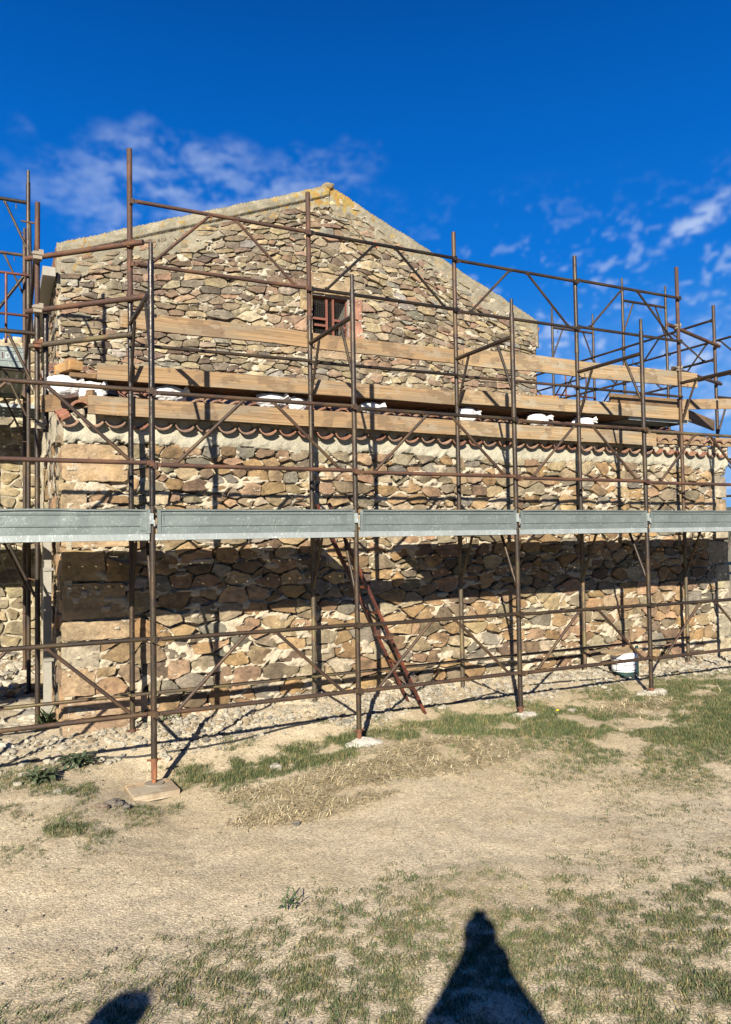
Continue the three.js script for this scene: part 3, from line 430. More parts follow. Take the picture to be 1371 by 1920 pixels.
// guardrails
const BAY = ['the bay at the left edge', 'the bay left of the ladder', 'the bay of the ladder', 'the bay right of the ladder', 'the rightmost bay'];
for (let k = -1; k <= 3; k++) {
  guard(`brown double guardrail with slanting braces above the steel deck, ${BAY[k + 1]}`, 'guardrails above the steel deck', [1.8 * k, 2.52 - .015 * k, .045], 0, .58, [M.tubeRust, k > 2 ? M.tubeGrey : M.tubeBrown, M.tubeBrown].map((m, i) => k === 1 && i === 1 ? M.tubeDark : m));
  guard(`low double guardrail with slanting braces below the steel deck, ${BAY[k + 1]}`, 'guardrails below the steel deck', [1.8 * k, .552 - .008 * k, .045], 0, .585, [M.tubeBrown, M.tubeDark, M.tubeBrown]);
  const t = thing('scaffold_tube', `thin horizontal tube near the foot of the stone wall, ${BAY[k + 1]}`, 'scaffold tube', [1.8 * k, .515, IZ + .04], 0, 'thin tubes near the foot of the wall'); mesh('tube', tube([.02, 0, 0], [1.78, 0, 0], .0165, 8), M.tubeGrey, t); mesh('flattened_end', box(.01, 0, 0, .07, .03, .012, 3), M.tubeGrey, t);
}
for (let k = 0; k <= 3; k++) {
  guard(`highest double guardrail on the inner row, ${['against the left slope of the gable', 'in front of the barred window', 'crossing the right slope of the gable', 'against the open sky'][k]}`, 'top guardrails on the inner row', [1.8 * k, 4.50 + (k === 2 ? -.02 : 0), IZ + .045], 0, .59, [[M.tubeRust, M.tubeRust], [M.tubeBlack, M.tubeBlack], [M.tubeDark, M.tubeDark], [M.tubeDark, M.tubeDark]][k]);
  const t = thing('scaffold_tube', `single horizontal tube between the two upper planks, ${['at the left end', 'below the barred window', 'right of the barred window', 'at the right end'][k]}`, 'scaffold tube', [1.8 * k, 3.735, IZ + .045], 0, 'single tubes between the upper planks'); mesh('tube', tube([.02, 0, 0], [1.79, .01, 0], .0175, 8), k === 2 ? M.tubeBrown : k === 1 ? M.tubeBlack : M.tubeDark, t); mesh('flattened_end', box(.01, 0, 0, .07, .03, .012, 3), M.tubeDark, t);
}
// base jacks, pads and lumps of mortar under the feet
function jack(x, y0, z, label, tall = 0) { const g = groundY(x, z), b = y0 ?? g; const j = thing('base_jack', label, 'base jack', [x, b, z], 0, 'rusty base jacks under the scaffold'); mesh('base_plate', tube([0, 0, 0], [0, .008, 0], .075, 20), M.clamp, j); const pts = []; for (let y = .008; y < .22 - b; y += .006) pts.push(new THREE.Vector2(.0165 + ((pts.length % 2) ? .0025 : 0), y)); mesh('threaded_rod', new THREE.LatheGeometry(pts, 10), M.jack, j); mesh('wing_nut', merge([tube([0, .17 - b, 0], [0, .2 - b, 0], .028, 8), tube([-.055, .187 - b, 0], [.055, .187 - b, 0], .008, 6)]), M.clampRust, j); mesh('sleeve', tube([0, Math.max(.012, .04), 0], [0, .17 - b, 0], .0235, 12), M.jack, j); }
for (let k = -1; k <= 4; k++) { jack(1.8 * k, k === 0 ? .0 : groundY(1.8 * k, 0) + (k > 0 && k < 4 ? .012 : 0), 0, `rusty base jack under the outer leg ${['off the left edge', 'on a square wooden pad', 'on a white mortar lump left of the ladder', 'on a pale mortar lump right of the ladder', 'near the white bucket', 'off the right edge'][k + 1]}`); jack(1.8 * k, null, IZ, `rusty base jack at the foot of the wall ${['off the left edge', 'behind the wooden pad', 'left of the ladder foot', 'right of the ladder foot', 'left of the white bucket', 'right of the white bucket'][k + 1]}`); }
{ const p = thing('wooden_pad', 'square weathered wooden pad under the nearest scaffold leg', 'wooden pad', [-.03, -.048, .075], .06); const g = new THREE.BoxGeometry(.345, .05, .32, 6, 2, 6); const q = g.attributes.position, uv = g.attributes.uv; for (let i = 0; i < q.count; i++) { uv.setXY(i, q.getX(i) / 4 + .3, (q.getZ(i) + q.getY(i)) / .5); q.setXYZ(i, q.getX(i) + (noise(q.getY(i) * 60, q.getZ(i) * 20) - .5) * .006, q.getY(i) + .022, q.getZ(i) + (noise(q.getX(i) * 20, q.getY(i) * 60) - .5) * .006); } g.computeVertexNormals(); mesh('board', g, M.woodGrey, p); }
function lump(x, z, rx, rz, h, label, c, seed, parts = 9) { const r = rngOf(seed), gs = []; for (let i = 0; i < parts; i++) { const g = new THREE.IcosahedronGeometry(1, 3), p = g.attributes.position, cc = [], a = r() * 6.28, d = Math.sqrt(r()) * .75, s = i ? rr(.3, .5, r) : .8; for (let k = 0; k < p.count; k++) { const x1 = p.getX(k), y1 = p.getY(k), z1 = p.getZ(k); const q = .65 + .7 * fbm(x1 * 3 + i * 9, y1 * 3, z1 * 3 + seed, 3); p.setXYZ(k, x1 * q * s * rx, Math.max(-.3, y1 * q * s) * h, z1 * q * s * rz); const b = .8 + .4 * noise(x1 * 9, y1 * 9, z1 * 9 + i); cc.push(c[0] * b, c[1] * b, c[2] * b); } g.setAttribute('color', new THREE.Float32BufferAttribute(cc, 3)); g.computeVertexNormals(); if (i) g.translate(Math.cos(a) * d * rx, 0, Math.sin(a) * d * rz); gs.push(g); } const m = mesh('mortar_lump', merge(gs), M.mortar); m.position.set(x, groundY(x, z), z); tag(m, label, 'mortar lump', 'mortar lumps under scaffold feet'); }
lump(1.84, .03, .17, .12, .075, 'white mortar lump under the scaffold leg left of the ladder', [.80, .76, .68], 3);
lump(3.64, .02, .17, .12, .07, 'pale mortar lump under the scaffold leg right of the ladder', [.74, .69, .60], 4);
lump(5.48, -.03, .24, .14, .07, 'pale mortar lump under the scaffold leg near the white bucket', [.74, .69, .60], 5);

// steel decks of the first lift: perforated panels, toe boards along the outside
const font = await new FontLoader().loadAsync('fonts/droid/droid_sans_bold.typeface.json');
function deckGeo(L, w) {
  const s = new THREE.Shape([[0, 0], [L, 0], [L, w], [0, w]].map(p => new THREE.Vector2(...p)));
  for (let x = .12; x < L - .08; x += .115) for (const y of [w * .25, w * .75]) { const h = new THREE.Path(); h.absellipse(x + (y > w / 2 ? .055 : 0), y, .009, .009, 0, Math.PI * 2, true); s.holes.push(h); }
  const g = new THREE.ExtrudeGeometry(s, { depth: .002, bevelEnabled: false, curveSegments: 3 }); g.rotateX(-Math.PI / 2); return g;
}
const DW = .318, dg = deckGeo(1.76, DW);
const DK = ['in the left-edge bay', 'in the bay left of the ladder', 'in the ladder bay', 'in the bay right of the ladder', 'in the rightmost bay'];
function deckPanel(label, group, pos, turn, geo = dg, L = 1.76) { const d = thing('steel_deck', label, 'scaffold deck', pos, turn, group); mesh('plate', geo, M.galv, d); mesh('side_channel', merge([box(L / 2, -.026, -.004, L, .05, .003), box(L / 2, -.026, -DW + .004, L, .05, .003), box(L / 2, -.05, -.014, L, .003, .018), box(L / 2, -.05, -DW + .014, L, .003, .018)]), M.galvPale, d); for (const x of [.0, L]) mesh('hook', box(x + (x ? .004 : -.004), -.02, -DW / 2, .02, .045, DW - .02), M.galv, d); return d; }
for (let k = -1; k <= 3; k++) for (let j = 0; j < 3; j++) {
  const z = .0 - j * .335, x = 1.8 * k + .02;
  const lab = `perforated steel deck panel ${DK[k + 1]}, ${['outer edge', 'middle', 'next to the wall'][j]}`;
  if (k === 1 && j === 1) { deckPanel(lab + ', beyond the hatch', 'steel deck panels', [x + .86, 1.972, z], 0, deckGeo(.90, DW), .90); continue; }
  if (k === 1 && j === 2) { deckPanel(lab + ', beyond the hatch', 'steel deck panels', [x + .86, 1.972, z], 0, deckGeo(.90, DW), .90); continue; }
  deckPanel(lab, 'steel deck panels', [x, 1.972, z], 0);
}
for (let k = -1; k <= 3; k++) {
  const t = thing('toe_board', `galvanised steel toe board with pressed ribs, ${['left edge, stamped beside a white smear', 'left of the ladder, spattered white', 'over the ladder', 'right of the ladder with white scuffs', 'rightmost'][k + 1]}`, 'toe board', [1.8 * k, 1.972, .022], 0, 'galvanised toe boards along the steel deck');
  const x0 = .05, x1 = 1.755, L = x1 - x0, prof = [[0, 0], [.004, .0], [.004, .056], [.013, .061], [.013, .066], [.003, .071], [.003, .148], [.013, .153], [.013, .159], [.003, .164], [.003, .180], [.020, .184], [.020, .194], [-.004, .198], [-.010, .194], [-.010, .19], [0, .19]];
  const pos = [], uv = [], idx = []; prof.forEach(([z, y]) => { for (let i = 0; i <= 16; i++) { const b = (noise(i * .9 + k * 20, y * 8, 4) - .5) * .007; pos.push(x0 + L * i / 16, y + (y > .17 ? (noise(i * .7, k * 9, 2) - .5) * .006 : 0), z + b); uv.push((x0 + L * i / 16) / 1.2 + k * .37, y / .3); } });
  for (let a = 0; a < prof.length - 1; a++) for (let i = 0; i < 16; i++) { const p = a * 17 + i; idx.push(p, p + 1, p + 18, p, p + 18, p + 17); }
  const g = new THREE.BufferGeometry(); g.setAttribute('position', new THREE.Float32BufferAttribute(pos, 3)); g.setAttribute('uv', new THREE.Float32BufferAttribute(uv, 2)); g.setIndex(idx); const gg = g.toNonIndexed(); gg.computeVertexNormals(); mesh('board', gg, M.galv, t);
  mesh('end_plate', merge([box(x0 - .004, .095, .006, .03, .19, .012), box(x0 + .03, .095, .007, .004, .16, .006)]), M.galv, t); mesh('end_plate', merge([box(x1 + .006, .1, .006, .035, .19, .012), box(x1 - .03, .1, .0075, .05, .15, .004)]), M.galv, t);
  mesh('clip', merge([box(x1 + .03, .12, .018, .03, .085, .012), box(x1 + .05, .085, .03, .012, .05, .01)]), M.galvPale, t);
  mesh('deck_edge', box(L / 2 + x0 - .01, -.026, .006, L + .05, .05, .010), M.galvPale, t);
  if (k < 3) { const tg = new TextGeometry('MS', { font, size: .056, depth: .005, curveSegments: 4 }); tg.translate([.62, .98, .80, .8][k + 1], .083, .003); mesh('stamped_letters', tg, M.galv, t); }
}
// the steel ladder through the hatch
{
  const l = thing('ladder', 'rust-red steel ladder leaning through the hatch of the steel deck', 'ladder', [0, 0, 0]); const a = V(2.765, .13, 0), b = V(1.74, 2.25, 0);
  for (const z of [-.47, -.76]) { const g = box(0, 0, 0, .024, a.distanceTo(b), .036, 2); g.rotateZ(Math.atan2(-(b.x - a.x), b.y - a.y)); g.translate((a.x + b.x) / 2, (a.y + b.y) / 2, z); mesh('side_rail', g, M.redPaint, l); }
  for (let i = 1; i < 8; i++) { const t = i / 8.2; mesh('rung', tube([lerp(a.x, b.x, t), lerp(a.y, b.y, t), -.46], [lerp(a.x, b.x, t), lerp(a.y, b.y, t), -.77], .0125, 8), M.redPaint, l); }
  for (const z of [-.47, -.76]) mesh('rail_joint', box(lerp(a.x, b.x, .38), lerp(a.y, b.y, .38), z, .05, .06, .06, 2), M.tubeRust, l);
}
// coupling tubes and clamps at the two corners
function clampGeo(c, s = 1) { return merge([box(c[0], c[1], c[2], .075 * s, .07 * s, .075 * s, 3), tube([c[0] - .05 * s, c[1] + .01, c[2] + .035 * s], [c[0] + .05 * s, c[1] + .01, c[2] + .035 * s], .014 * s, 8), tube([c[0], c[1] - .05 * s, c[2] - .03], [c[0], c[1] + .055 * s, c[2] - .03], .016 * s, 8), box(c[0] + .03 * s, c[1] + .03 * s, c[2] + .02, .04 * s, .045 * s, .045 * s, 3)]); }
function coupled(a, b, ex, r, mat, cl, label, mats) { const A = V(...a), B = V(...b), d = B.clone().sub(A).normalize(); const P = A.clone().addScaledVector(d, -ex[0]), Q = B.clone().addScaledVector(d, ex[1]); const t = thing('coupled_tube', label, 'scaffold tube', P.toArray(), 0, 'corner tubes with clamps'); const l = (p) => p.clone().sub(P).toArray(); mesh('tube', tube(l(P), l(Q), r, 14), mat, t); const A2 = l(A), B2 = l(B); A2[2] += .03; B2[2] -= .03; mesh('clamp', clampGeo(A2, cl[0]), mats[0], t); mesh('clamp', clampGeo(B2, cl[1]), mats[1], t); }
const LX = -.765, LZ = [-1.72, -3.45, -5.25];
coupled([LX, 4.672, LZ[0] + .05], [0, 4.678, IZ + .05], [.13, .13], .026, M.tubeRust, [1.05, .8], 'rust-red clamped tube at the left corner, topmost of three', [M.clamp, M.clampRust]);
coupled([LX, 4.155, LZ[0] + .05], [0, 4.165, IZ + .05], [.12, .16], .026, M.tubeRust, [1, .7], 'rust-red clamped tube at the left corner, middle of three', [M.clamp, M.clampRust]);
coupled([LX, 3.815, LZ[0] + .05], [0, 3.83, IZ + .05], [.08, .02], .026, M.tubeGrey, [.9, .8], 'olive-grey clamped tube at the left corner, lowest of three', [M.clampRust, M.tubeDark]);
const RX = 8.58, RZ = [-1.57, -3.38, -5.2, -7];
coupled([7.2, 4.715, IZ - .05], [RX, 4.705, RZ[0] + .05], [.22, .06], .026, M.tubeRust, [.85, .85], 'rust-red clamped tube at the right corner, upper of two', [M.clamp, M.clamp]);
coupled([7.2, 4.14, IZ - .05], [RX, 4.135, RZ[0] + .05], [.12, .08], .024, M.tubeBrown, [.85, .7], 'brown clamped tube at the right corner, lower of two', [M.clamp, M.clampRust]);
// left side scaffold
const DP = ['nearest', 'second nearest', 'third back', 'farthest back'];
LZ.forEach((z, i) => { for (const lv of [0, 1, 2]) { if (lv === 2 && i === 0) continue; const f = frame('side_scaffold_portal', `${['ground-tier', 'middle-tier', 'top-tier'][lv]} scaffold frame at the left side of the house, ${DP[i]}`, 'scaffold frames along the left side of the house', [LX - (i === 1 ? .015 : 0), .2 + 2 * lv, z], Math.PI / 2, 0, [M.tubeDark, M.tubeDark, M.tubeBrown, M.tubeDark][i], M.tubeDark); } jack(LX, null, z, `rusty base jack at the left side of the house, ${DP[i]}`); });
{ const p = thing('scaffold_post', 'rust-brown scaffold post at the left corner, beside the box gutter', 'scaffold post', [LX, 4.2, LZ[0]]); mesh('tube', tube([0, 0, 0], [.005, 1.03, 0], R_ST, 14), M.tubeRust, p); mesh('pin', tube([-.01, .82, 0], [-.14, .83, -.02], .009, 6), M.tubeRust, p); }
{ const p = thing('scaffold_tube', 'short dark tube clamped beside the left corner post under the gutter', 'scaffold tube', [LX + .075, 2.98, LZ[0] + .03]); mesh('tube', tube([0, 0, 0], [0, 1.15, 0], .026, 14), M.tubeBlack, p); mesh('clamp', clampGeo([-.045, .06, .03], 1), M.clamp, p); }
for (let i = 0; i < 2; i++) for (const lv of [1, 2]) for (let j = 0; j < 3; j++) { if (lv === 2 && i === 0) continue; deckPanel(`steel deck panel of the left side scaffold, ${['', 'lower', 'upper'][lv]} lift, ${DP[i]} bay, ${['inner', 'middle', 'outer'][j]} strip`, 'deck panels of the left side scaffold', [LX - .04 - j * .335 - .32 + DW, 2 * lv - .028, LZ[i] - .02], Math.PI / 2); }
const rot = Math.PI / 2;
for (let i = 0; i < 2; i++) for (const [y, n] of [[2.55, 'lower'], [4.55, 'upper']]) guard(`double guardrail far side of the left scaffold, ${n} lift, ${DP[i]}`, 'guardrails of the left side scaffold', [LX - 1.04, y, LZ[i]], rot, .55, [M.tubeDark]);
function endGuard(label, pos, w, mat, h = .48) { const g = thing('end_guardrail', label, 'guardrail', pos, 0, 'red end guardrails'); mesh('upper_rail', tube([0, h, 0], [w, h, 0], .0165, 8), mat, g); mesh('lower_rail', tube([0, 0, 0], [w, 0, 0], .0165, 8), mat, g); for (const x of [w * .24, w * .76]) mesh('upright', tube([x, -.34, 0], [x, h, 0], .0155, 8), mat, g); return g; }
endGuard('red-brown end guardrail with uprights on the left side scaffold', [-1.80, 4.575, -3.41], 1.03, M.redPaint);
{ const t = thing('toe_board', 'grey steel toe board with a rusty stamp across the end of the left side scaffold', 'toe board', [-1.78, 3.955, -3.40], 0); mesh('board', merge([box(.47, .12, 0, .95, .235, .006), box(.47, .075, .006, .95, .012, .008), box(.47, .19, .006, .95, .012, .008), box(.47, .235, .0, .95, .012, .02)]), M.galv, t); const tg = new TextGeometry('D =', { font, size: .07, depth: .004, curveSegments: 4 }); tg.translate(.745, .095, .004); mesh('stamped_letters', tg, M.galvPale, t); mesh('rust_stain', box(.725, .13, .0045, .012, .07, .004), M.redPaint, t); }
{ const mk = (l, a, b, r, m) => { const t = thing('bracing_tube', l, 'scaffold tube', a, 0, 'bracing tubes of the side scaffolds'); mesh('tube', tube([0, 0, 0], [b[0] - a[0], b[1] - a[1], b[2] - a[2]], r, 10), m, t); };
  mk('black tube leaning steeply between the left corner post and the scaffold behind', [LX - .05, 4.02, -3.2], [LX + .01, 5.02, LZ[0] - .06], .02, M.tubeBlack);
  mk('dark tube sloping down to the left behind the red end guardrail', [-1.6, 4.3, -5.1], [LX - .02, 5.6, -5.15], .022, M.tubeBlack);
  mk('dark thin tube rising to a hook near the top of the left side scaffold', [LX + .02, 4.3, -3.38], [LX - .01, 5.55, -3.1], .015, M.tubeDark); }
// right side scaffold
RZ.forEach((z, i) => { for (const lv of [0, 1, 2]) { if (lv === 2 && i === 0) continue; frame('side_scaffold_portal', `${['ground-tier', 'middle-tier', 'top-tier'][lv]} scaffold frame at the right side of the house, ${DP[i]}`, 'scaffold frames along the right side of the house', [RX + 1.04, .2 + 2 * lv, z], Math.PI / 2, 0, M.tubeDark, M.tubeDark); } });
{ const p = thing('scaffold_post', 'brown scaffold post outside the right corner of the low building', 'scaffold post', [RX, 4.2, RZ[0]]); mesh('tube', tube([0, 0, 0], [-.005, 1.13, 0], R_ST, 14), M.tubeBrown, p); mesh('collar', tube([0, -.02, 0], [0, .03, 0], .029, 12), M.tubeBrown, p); }
for (let i = 0; i < 3; i++) { guard(`double guardrail of the right scaffold facing the house, ${DP[i]}`, 'guardrails of the right side scaffold', [RX - .03, 4.5, RZ[i] + .0], rot, .6, [M.tubeDark]); guard(`double guardrail on the outer side of the right scaffold, ${DP[i]} bay`, 'guardrails of the right side scaffold', [RX + 1.07, 4.5, RZ[i]], rot, .6, [M.tubeDark]); guard(`lower double guardrail of the right side scaffold, ${DP[i]} bay`, 'lower guardrails of the right side scaffold', [RX + 1.07, 2.5, RZ[i]], rot, .6, [M.tubeDark]); }
endGuard('red-brown end guardrail with uprights on the right side scaffold', [RX + .02, 4.62, RZ[2] + .05], 1.0, M.redPaint, .5);
{ const t = thing('scaffold_tube', 'brown transom tube rising out of the frame at the right edge', 'scaffold tube', [7.2, 3.938, IZ]); mesh('tube', tube([.0, 0, .02], [.02, .0, 1.0], .0225, 12), M.tubeBrown, t); }

// scaffold before the back wing, mostly beyond the left edge
for (const [i, x] of [-1.95, -3.75].entries()) for (const lv of [0, 1]) frame('side_scaffold_portal', `${['ground-tier', 'middle-tier'][lv]} scaffold frame before the back wing, ${['nearer the house corner', 'beyond the left edge'][i]}`, 'scaffold frames before the back wing', [x, .2 + 2 * lv, -6.02], 0, 0, M.tubeDark);
for (const lv of [1, 2]) for (let j = 0; j < 3; j++) for (const [i, x] of [-1.93, -3.73].entries()) deckPanel(`steel deck panel before the back wing, ${['', 'lower', 'upper'][lv]} lift, ${['right', 'left'][i]} bay, ${['front', 'middle', 'back'][j]} strip`, 'deck panels before the back wing', [x - (i ? 0 : 0), 2 * lv - .028, -6.02 - j * .335], 0);
for (let j = 0; j < 3; j++) deckPanel(`steel deck panel beyond the left edge of the picture, ${['outer', 'middle', 'inner'][j]} strip`, 'steel deck panels', [-3.58, 1.972, -j * .335], 0);
for (let j = 0; j < 3; j++) deckPanel(`steel deck panel beyond the right edge of the picture, ${['outer', 'middle', 'inner'][j]} strip`, 'steel deck panels', [7.22, 1.972, -j * .335], 0);
frame('scaffold_portal', 'ground-level scaffold portal frame one bay beyond the right edge', 'ground-level scaffold frames in front of the low wall', [9.0, .2, 0], 0, 0, M.tubeDark);
frame('scaffold_portal', 'ground-level scaffold portal frame two bays beyond the left edge', 'ground-level scaffold frames in front of the low wall', [-3.6, .2, 0], 0, 0, M.tubeDark);

// ---------------------------------------------------------------- planks
function plank(label, a, b, h, th, mat, group, yaw0) { // from a to b: lower front edge; th goes back
  const A = V(...a), B = V(...b), L = A.distanceTo(B); const p = thing('plank', label, 'plank', a, Math.atan2(-(B.z - A.z), B.x - A.x), group); const tilt = Math.atan2(B.y - A.y, Math.hypot(B.x - A.x, B.z - A.z));
  const g = new THREE.BoxGeometry(L, h, th, Math.max(4, Math.round(L * 8)), 3, 1), q = g.attributes.position, uv = g.attributes.uv, s = rnd() * 40, o = rnd(), o2 = rnd() * .4;
  for (let i = 0; i < q.count; i++) { let x = q.getX(i), y = q.getY(i), z = q.getZ(i); uv.setXY(i, x / 4.1 + o, (y + z) / .24 + o2); y += (noise(x * 1.3 + s, 1, s) - .5) * .016 + (Math.abs(y) > h * .4 ? (noise(x * 9 + s, y * 30, s) - .5) * .005 : 0); z += (noise(x * .9 + s, 5, s) - .5) * .014 + (noise(x * 3, y * 20, s) - .5) * .002; q.setXYZ(i, x + L / 2, y + h / 2, z - th / 2); }
  g.computeVertexNormals(); const m = mesh('board', g, mat, p); m.rotation.z = tilt; const nails = []; for (const x of [.03, .05, L - .04]) nails.push(tube([x, h * .3, .0], [x, h * .3, .003], .004, 6), tube([x, h * .75, .0], [x, h * .75, .003], .004, 6)); mesh('nail_heads', merge(nails), M.tubeBlack, m); return p;
}
const PZ = -1.068, PG = 'long wooden planks along the upper scaffold';
plank('long wooden plank below the barred window, upper row left half', [-.085, 3.915, PZ], [3.72, 3.895, PZ], .158, .035, M.wood, PG);
plank('long wooden plank right of the barred window, upper row right half', [3.735, 3.893, PZ], [7.58, 3.905, PZ], .198, .035, M.woodPale, PG);
plank('long wooden plank above the white sacks, middle row left half', [-.29, 3.408, PZ], [3.62, 3.42, PZ], .152, .035, M.wood, PG);
plank('long wooden plank above the white sacks, middle row right half', [3.635, 3.438, PZ], [7.38, 3.452, PZ], .158, .035, M.woodPale, PG);
plank('long wooden plank in front of the roof tiles, lowest row left half', [-.37, 3.082, PZ], [3.66, 3.078, PZ], .168, .04, M.wood, PG);
plank('long wooden plank in front of the roof tiles, lowest row right half', [3.675, 3.072, PZ], [6.76, 3.072, PZ], .168, .035, M.woodPale, PG);
plank('wooden plank behind the right end of the middle row', [6.02, 3.595, PZ - .045], [7.3, 3.605, PZ - .045], .138, .035, M.woodDark, PG);
plank('wooden plank running out at the right edge, above the slanting board', [7.27, 3.6, PZ - .06], [8.6, 3.66, PZ + .19], .14, .035, M.wood, PG);
plank('short brown board slanting back between the right corner posts', [7.27, 3.5, PZ - .06], [RX - .03, 3.44, RZ[0] - .02], .155, .035, M.woodDark, PG);
plank('wooden plank at the right edge level with the lowest row', [6.84, 3.12, PZ - .09], [8.9, 3.14, PZ - .09], .12, .03, M.wood, PG);
plank('brown board slanting back at the left corner above the verge tiles', [-.74, 3.16, -1.62], [-.33, 3.15, -1.09], .16, .03, M.woodDark, PG);
// boards of the working deck above the eave, with bearers and white sacks under them
for (let j = 0; j < 3; j++) { const y = 3.425; for (const [x0, x1, nm] of [[-.52, 3.4, 'left'], [3.42, 6.3, 'right']]) { const d = thing('deck_board', `dark wooden deck board over the roof tiles, ${nm} run, ${['front', 'middle', 'back'][j]}`, 'deck board', [x0, y, -1.13 - j * .2], 0, 'deck boards over the low roof'); mesh('board', box((x1 - x0) / 2, .02 + (j === 0 ? 0 : .004 * j), -.095, x1 - x0, .038, .19, .5), M.woodDark, d); } }
deckPanel('steel deck panel over the right end of the low roof, front strip', 'steel deck panels over the low roof', [6.33, 3.46, -1.12], .0, deckGeo(1.1, DW), 1.1);
deckPanel('steel deck panel over the right end of the low roof, back strip', 'steel deck panels over the low roof', [6.33, 3.465, -1.46], .0, deckGeo(1.1, DW), 1.1);
plank('pale wooden plank lying flat at the left end above the deck boards', [-.62, 3.475, -1.35], [1.0, 3.47, -1.25], .045, .22, M.wood, 'loose timber on the roof deck');
{ const b = mesh('timber_block', box(0, 0, 0, .12, .085, .34, 1), M.woodYellow); b.position.set(-.52, 3.535, -1.3); b.rotation.y = .35; tag(b, 'yellow timber block end sticking out at the left end of the roof deck', 'timber block', 'loose timber on the roof deck'); const c = mesh('timber_block', box(0, 0, 0, .32, .07, .12, 1), M.woodYellow); c.position.set(5.15, 3.64, -1.35); tag(c, 'yellow timber block standing on the deck right of the gable corner', 'timber block', 'loose timber on the roof deck'); }
function sack(x, y, z, w, h, label, seed, turn = 0) {
  const r = rngOf(seed), s = thing('white_sack', label, 'sack', [x, y, z], turn, 'white sacks between roof tiles and deck'); let g = new THREE.IcosahedronGeometry(1, 20); g.deleteAttribute('normal'); g.deleteAttribute('uv'); g = mergeVertices(g, 1e-4); const p = g.attributes.position, uv = []; const k = seed * 3.1;
  for (let i = 0; i < p.count; i++) { const X = p.getX(i), Y = p.getY(i), Z = p.getZ(i); const f = fbm(X * 2.2 + k, Y * 2.2, Z * 2.2, 3), cr = Math.abs(fbm(X * 4 + k, Y * 5 + Z * 2, k, 3) - .5); const q = .84 + .34 * f - .5 * Math.max(0, .07 - cr); const sq = Math.sign(Y) * Math.pow(Math.abs(Y), .7); p.setXYZ(i, X * q * w, sq * q * h, Z * q * w * .5); uv.push(X * .5, Y * .5); } g.setAttribute('uv', new THREE.Float32BufferAttribute(uv, 2)); g.computeVertexNormals(); mesh('bag', g, M.sack, s);
  let n = new THREE.ConeGeometry(.035, .10, 14, 5, true); n.rotateX(Math.PI); n = n.toNonIndexed ? mergeVertices(n) : n; const np = n.attributes.position; for (let i = 0; i < np.count; i++) { const X = np.getX(i), Y = np.getY(i), Z = np.getZ(i), a = Math.atan2(Z, X), c = 1 + .5 * Math.sin(a * 5 + seed); np.setXYZ(i, X * c, Y, Z * c); } n.computeVertexNormals(); const t = mesh('gathered_neck', n, M.sack, s); t.position.set(w * .75, h * .35, w * .3); t.rotation.set(.7, 0, -1.1 + rr(-.4, .4, r)); return s;
}
sack(-.56, 3.348, -1.205, .16, .10, 'white sack at the far left end of the roof deck', 2, .2);
sack(-.33, 3.318, -1.205, .14, .085, 'crumpled white sack beside the yellow timber block', 11, -.3);
sack(.40, 3.338, -1.205, .16, .085, 'white sack with a torn neck behind the two nearest black standards', 3, .3);
sack(1.43, 3.343, -1.205, .17, .08, 'wide white sack left of the second inner standard', 4);
sack(1.72, 3.318, -1.205, .12, .085, 'narrow white sack leaning against the wide one, left of the second inner standard', 5, .4);
sack(2.58, 3.338, -1.205, .14, .065, 'white sack under a small grey board in the middle of the eave', 6);
sack(3.85, 3.333, -1.205, .14, .095, 'round white sack behind the third inner standard', 7, .2);
sack(4.9, 3.333, -1.205, .16, .085, 'lumpy white sack left of the fourth inner standard', 8);
sack(5.62, 3.338, -1.205, .15, .08, 'white sack tied with cord behind the fourth inner standard', 9, -.2);
{ const g = new THREE.SphereGeometry(.13, 24, 16, 0, Math.PI * 2, 0, Math.PI / 2); const m = mesh('grey_tub', g, std({ color: col(.16, .17, .22), roughness: .5 })); m.position.set(-.2, 3.31, -1.36); m.scale.set(1.1, .8, 1); tag(m, 'rounded blue-grey tub under the left end of the roof deck', 'tub'); }

// ---------------------------------------------------------------- bucket, board, hose
{
  const x = 5.78, z = -.78, g = groundY(x, z); const b = thing('white_bucket', 'white plastic bucket with printed grid at the foot of the wall', 'bucket', [x, g - .01, z]);
  mesh('body', new THREE.LatheGeometry([[0, 0], [.135, 0], [.138, .01], [.158, .27], [.166, .272], [.166, .285], [.158, .287], [.158, .30], [.150, .305], [0, .305]].map(p => new THREE.Vector2(...p)), 36), M.bucket, b);
  const ln = []; for (const y of [.10, .17, .235]) ln.push(new THREE.TorusGeometry(.144 + y * .07, .0034, 6, 48).rotateX(Math.PI / 2).translate(0, y, 0)); for (let a = 0; a < 6.2; a += .7) ln.push(tube([Math.sin(a) * .149, .10, Math.cos(a) * .149], [Math.sin(a) * .158, .235, Math.cos(a) * .158], .003, 5)); mesh('printed_grid', merge(ln), M.label, b);
  mesh('dark_band', new THREE.CylinderGeometry(.1455, .1405, .075, 36, 1, true).translate(0, .045, 0), M.teal, b);
  const hw = []; for (let i = 0; i < 14; i++) { const a = i * .45 + .2, r0 = .16 + (i % 3) * .01; hw.push(tube([Math.sin(a) * r0, .01 + (i % 4) * .012, Math.cos(a) * r0], [Math.sin(a + .7) * (r0 + .01), .03 + (i % 5) * .016, Math.cos(a + .7) * (r0 + .01)], .003, 5)); } mesh('wire_tangle', merge(hw), M.wire, b);
  const p = thing('scrap_board', 'pale scrap board lying across the top of the white bucket', 'board', [x - .03, g + .31, z]); const q = box(0, 0, 0, .50, .018, .22, 1); const m = mesh('board', q, M.woodPale, p); m.rotation.set(.05, .12, .03);
  const s = thing('plastic_stake', 'narrow dark green stake standing right beside the white bucket', 'stake', [x + .2, g - .03, z + .02]); mesh('stake', box(0, .19, 0, .035, .4, .02, 2), M.teal, s);
}
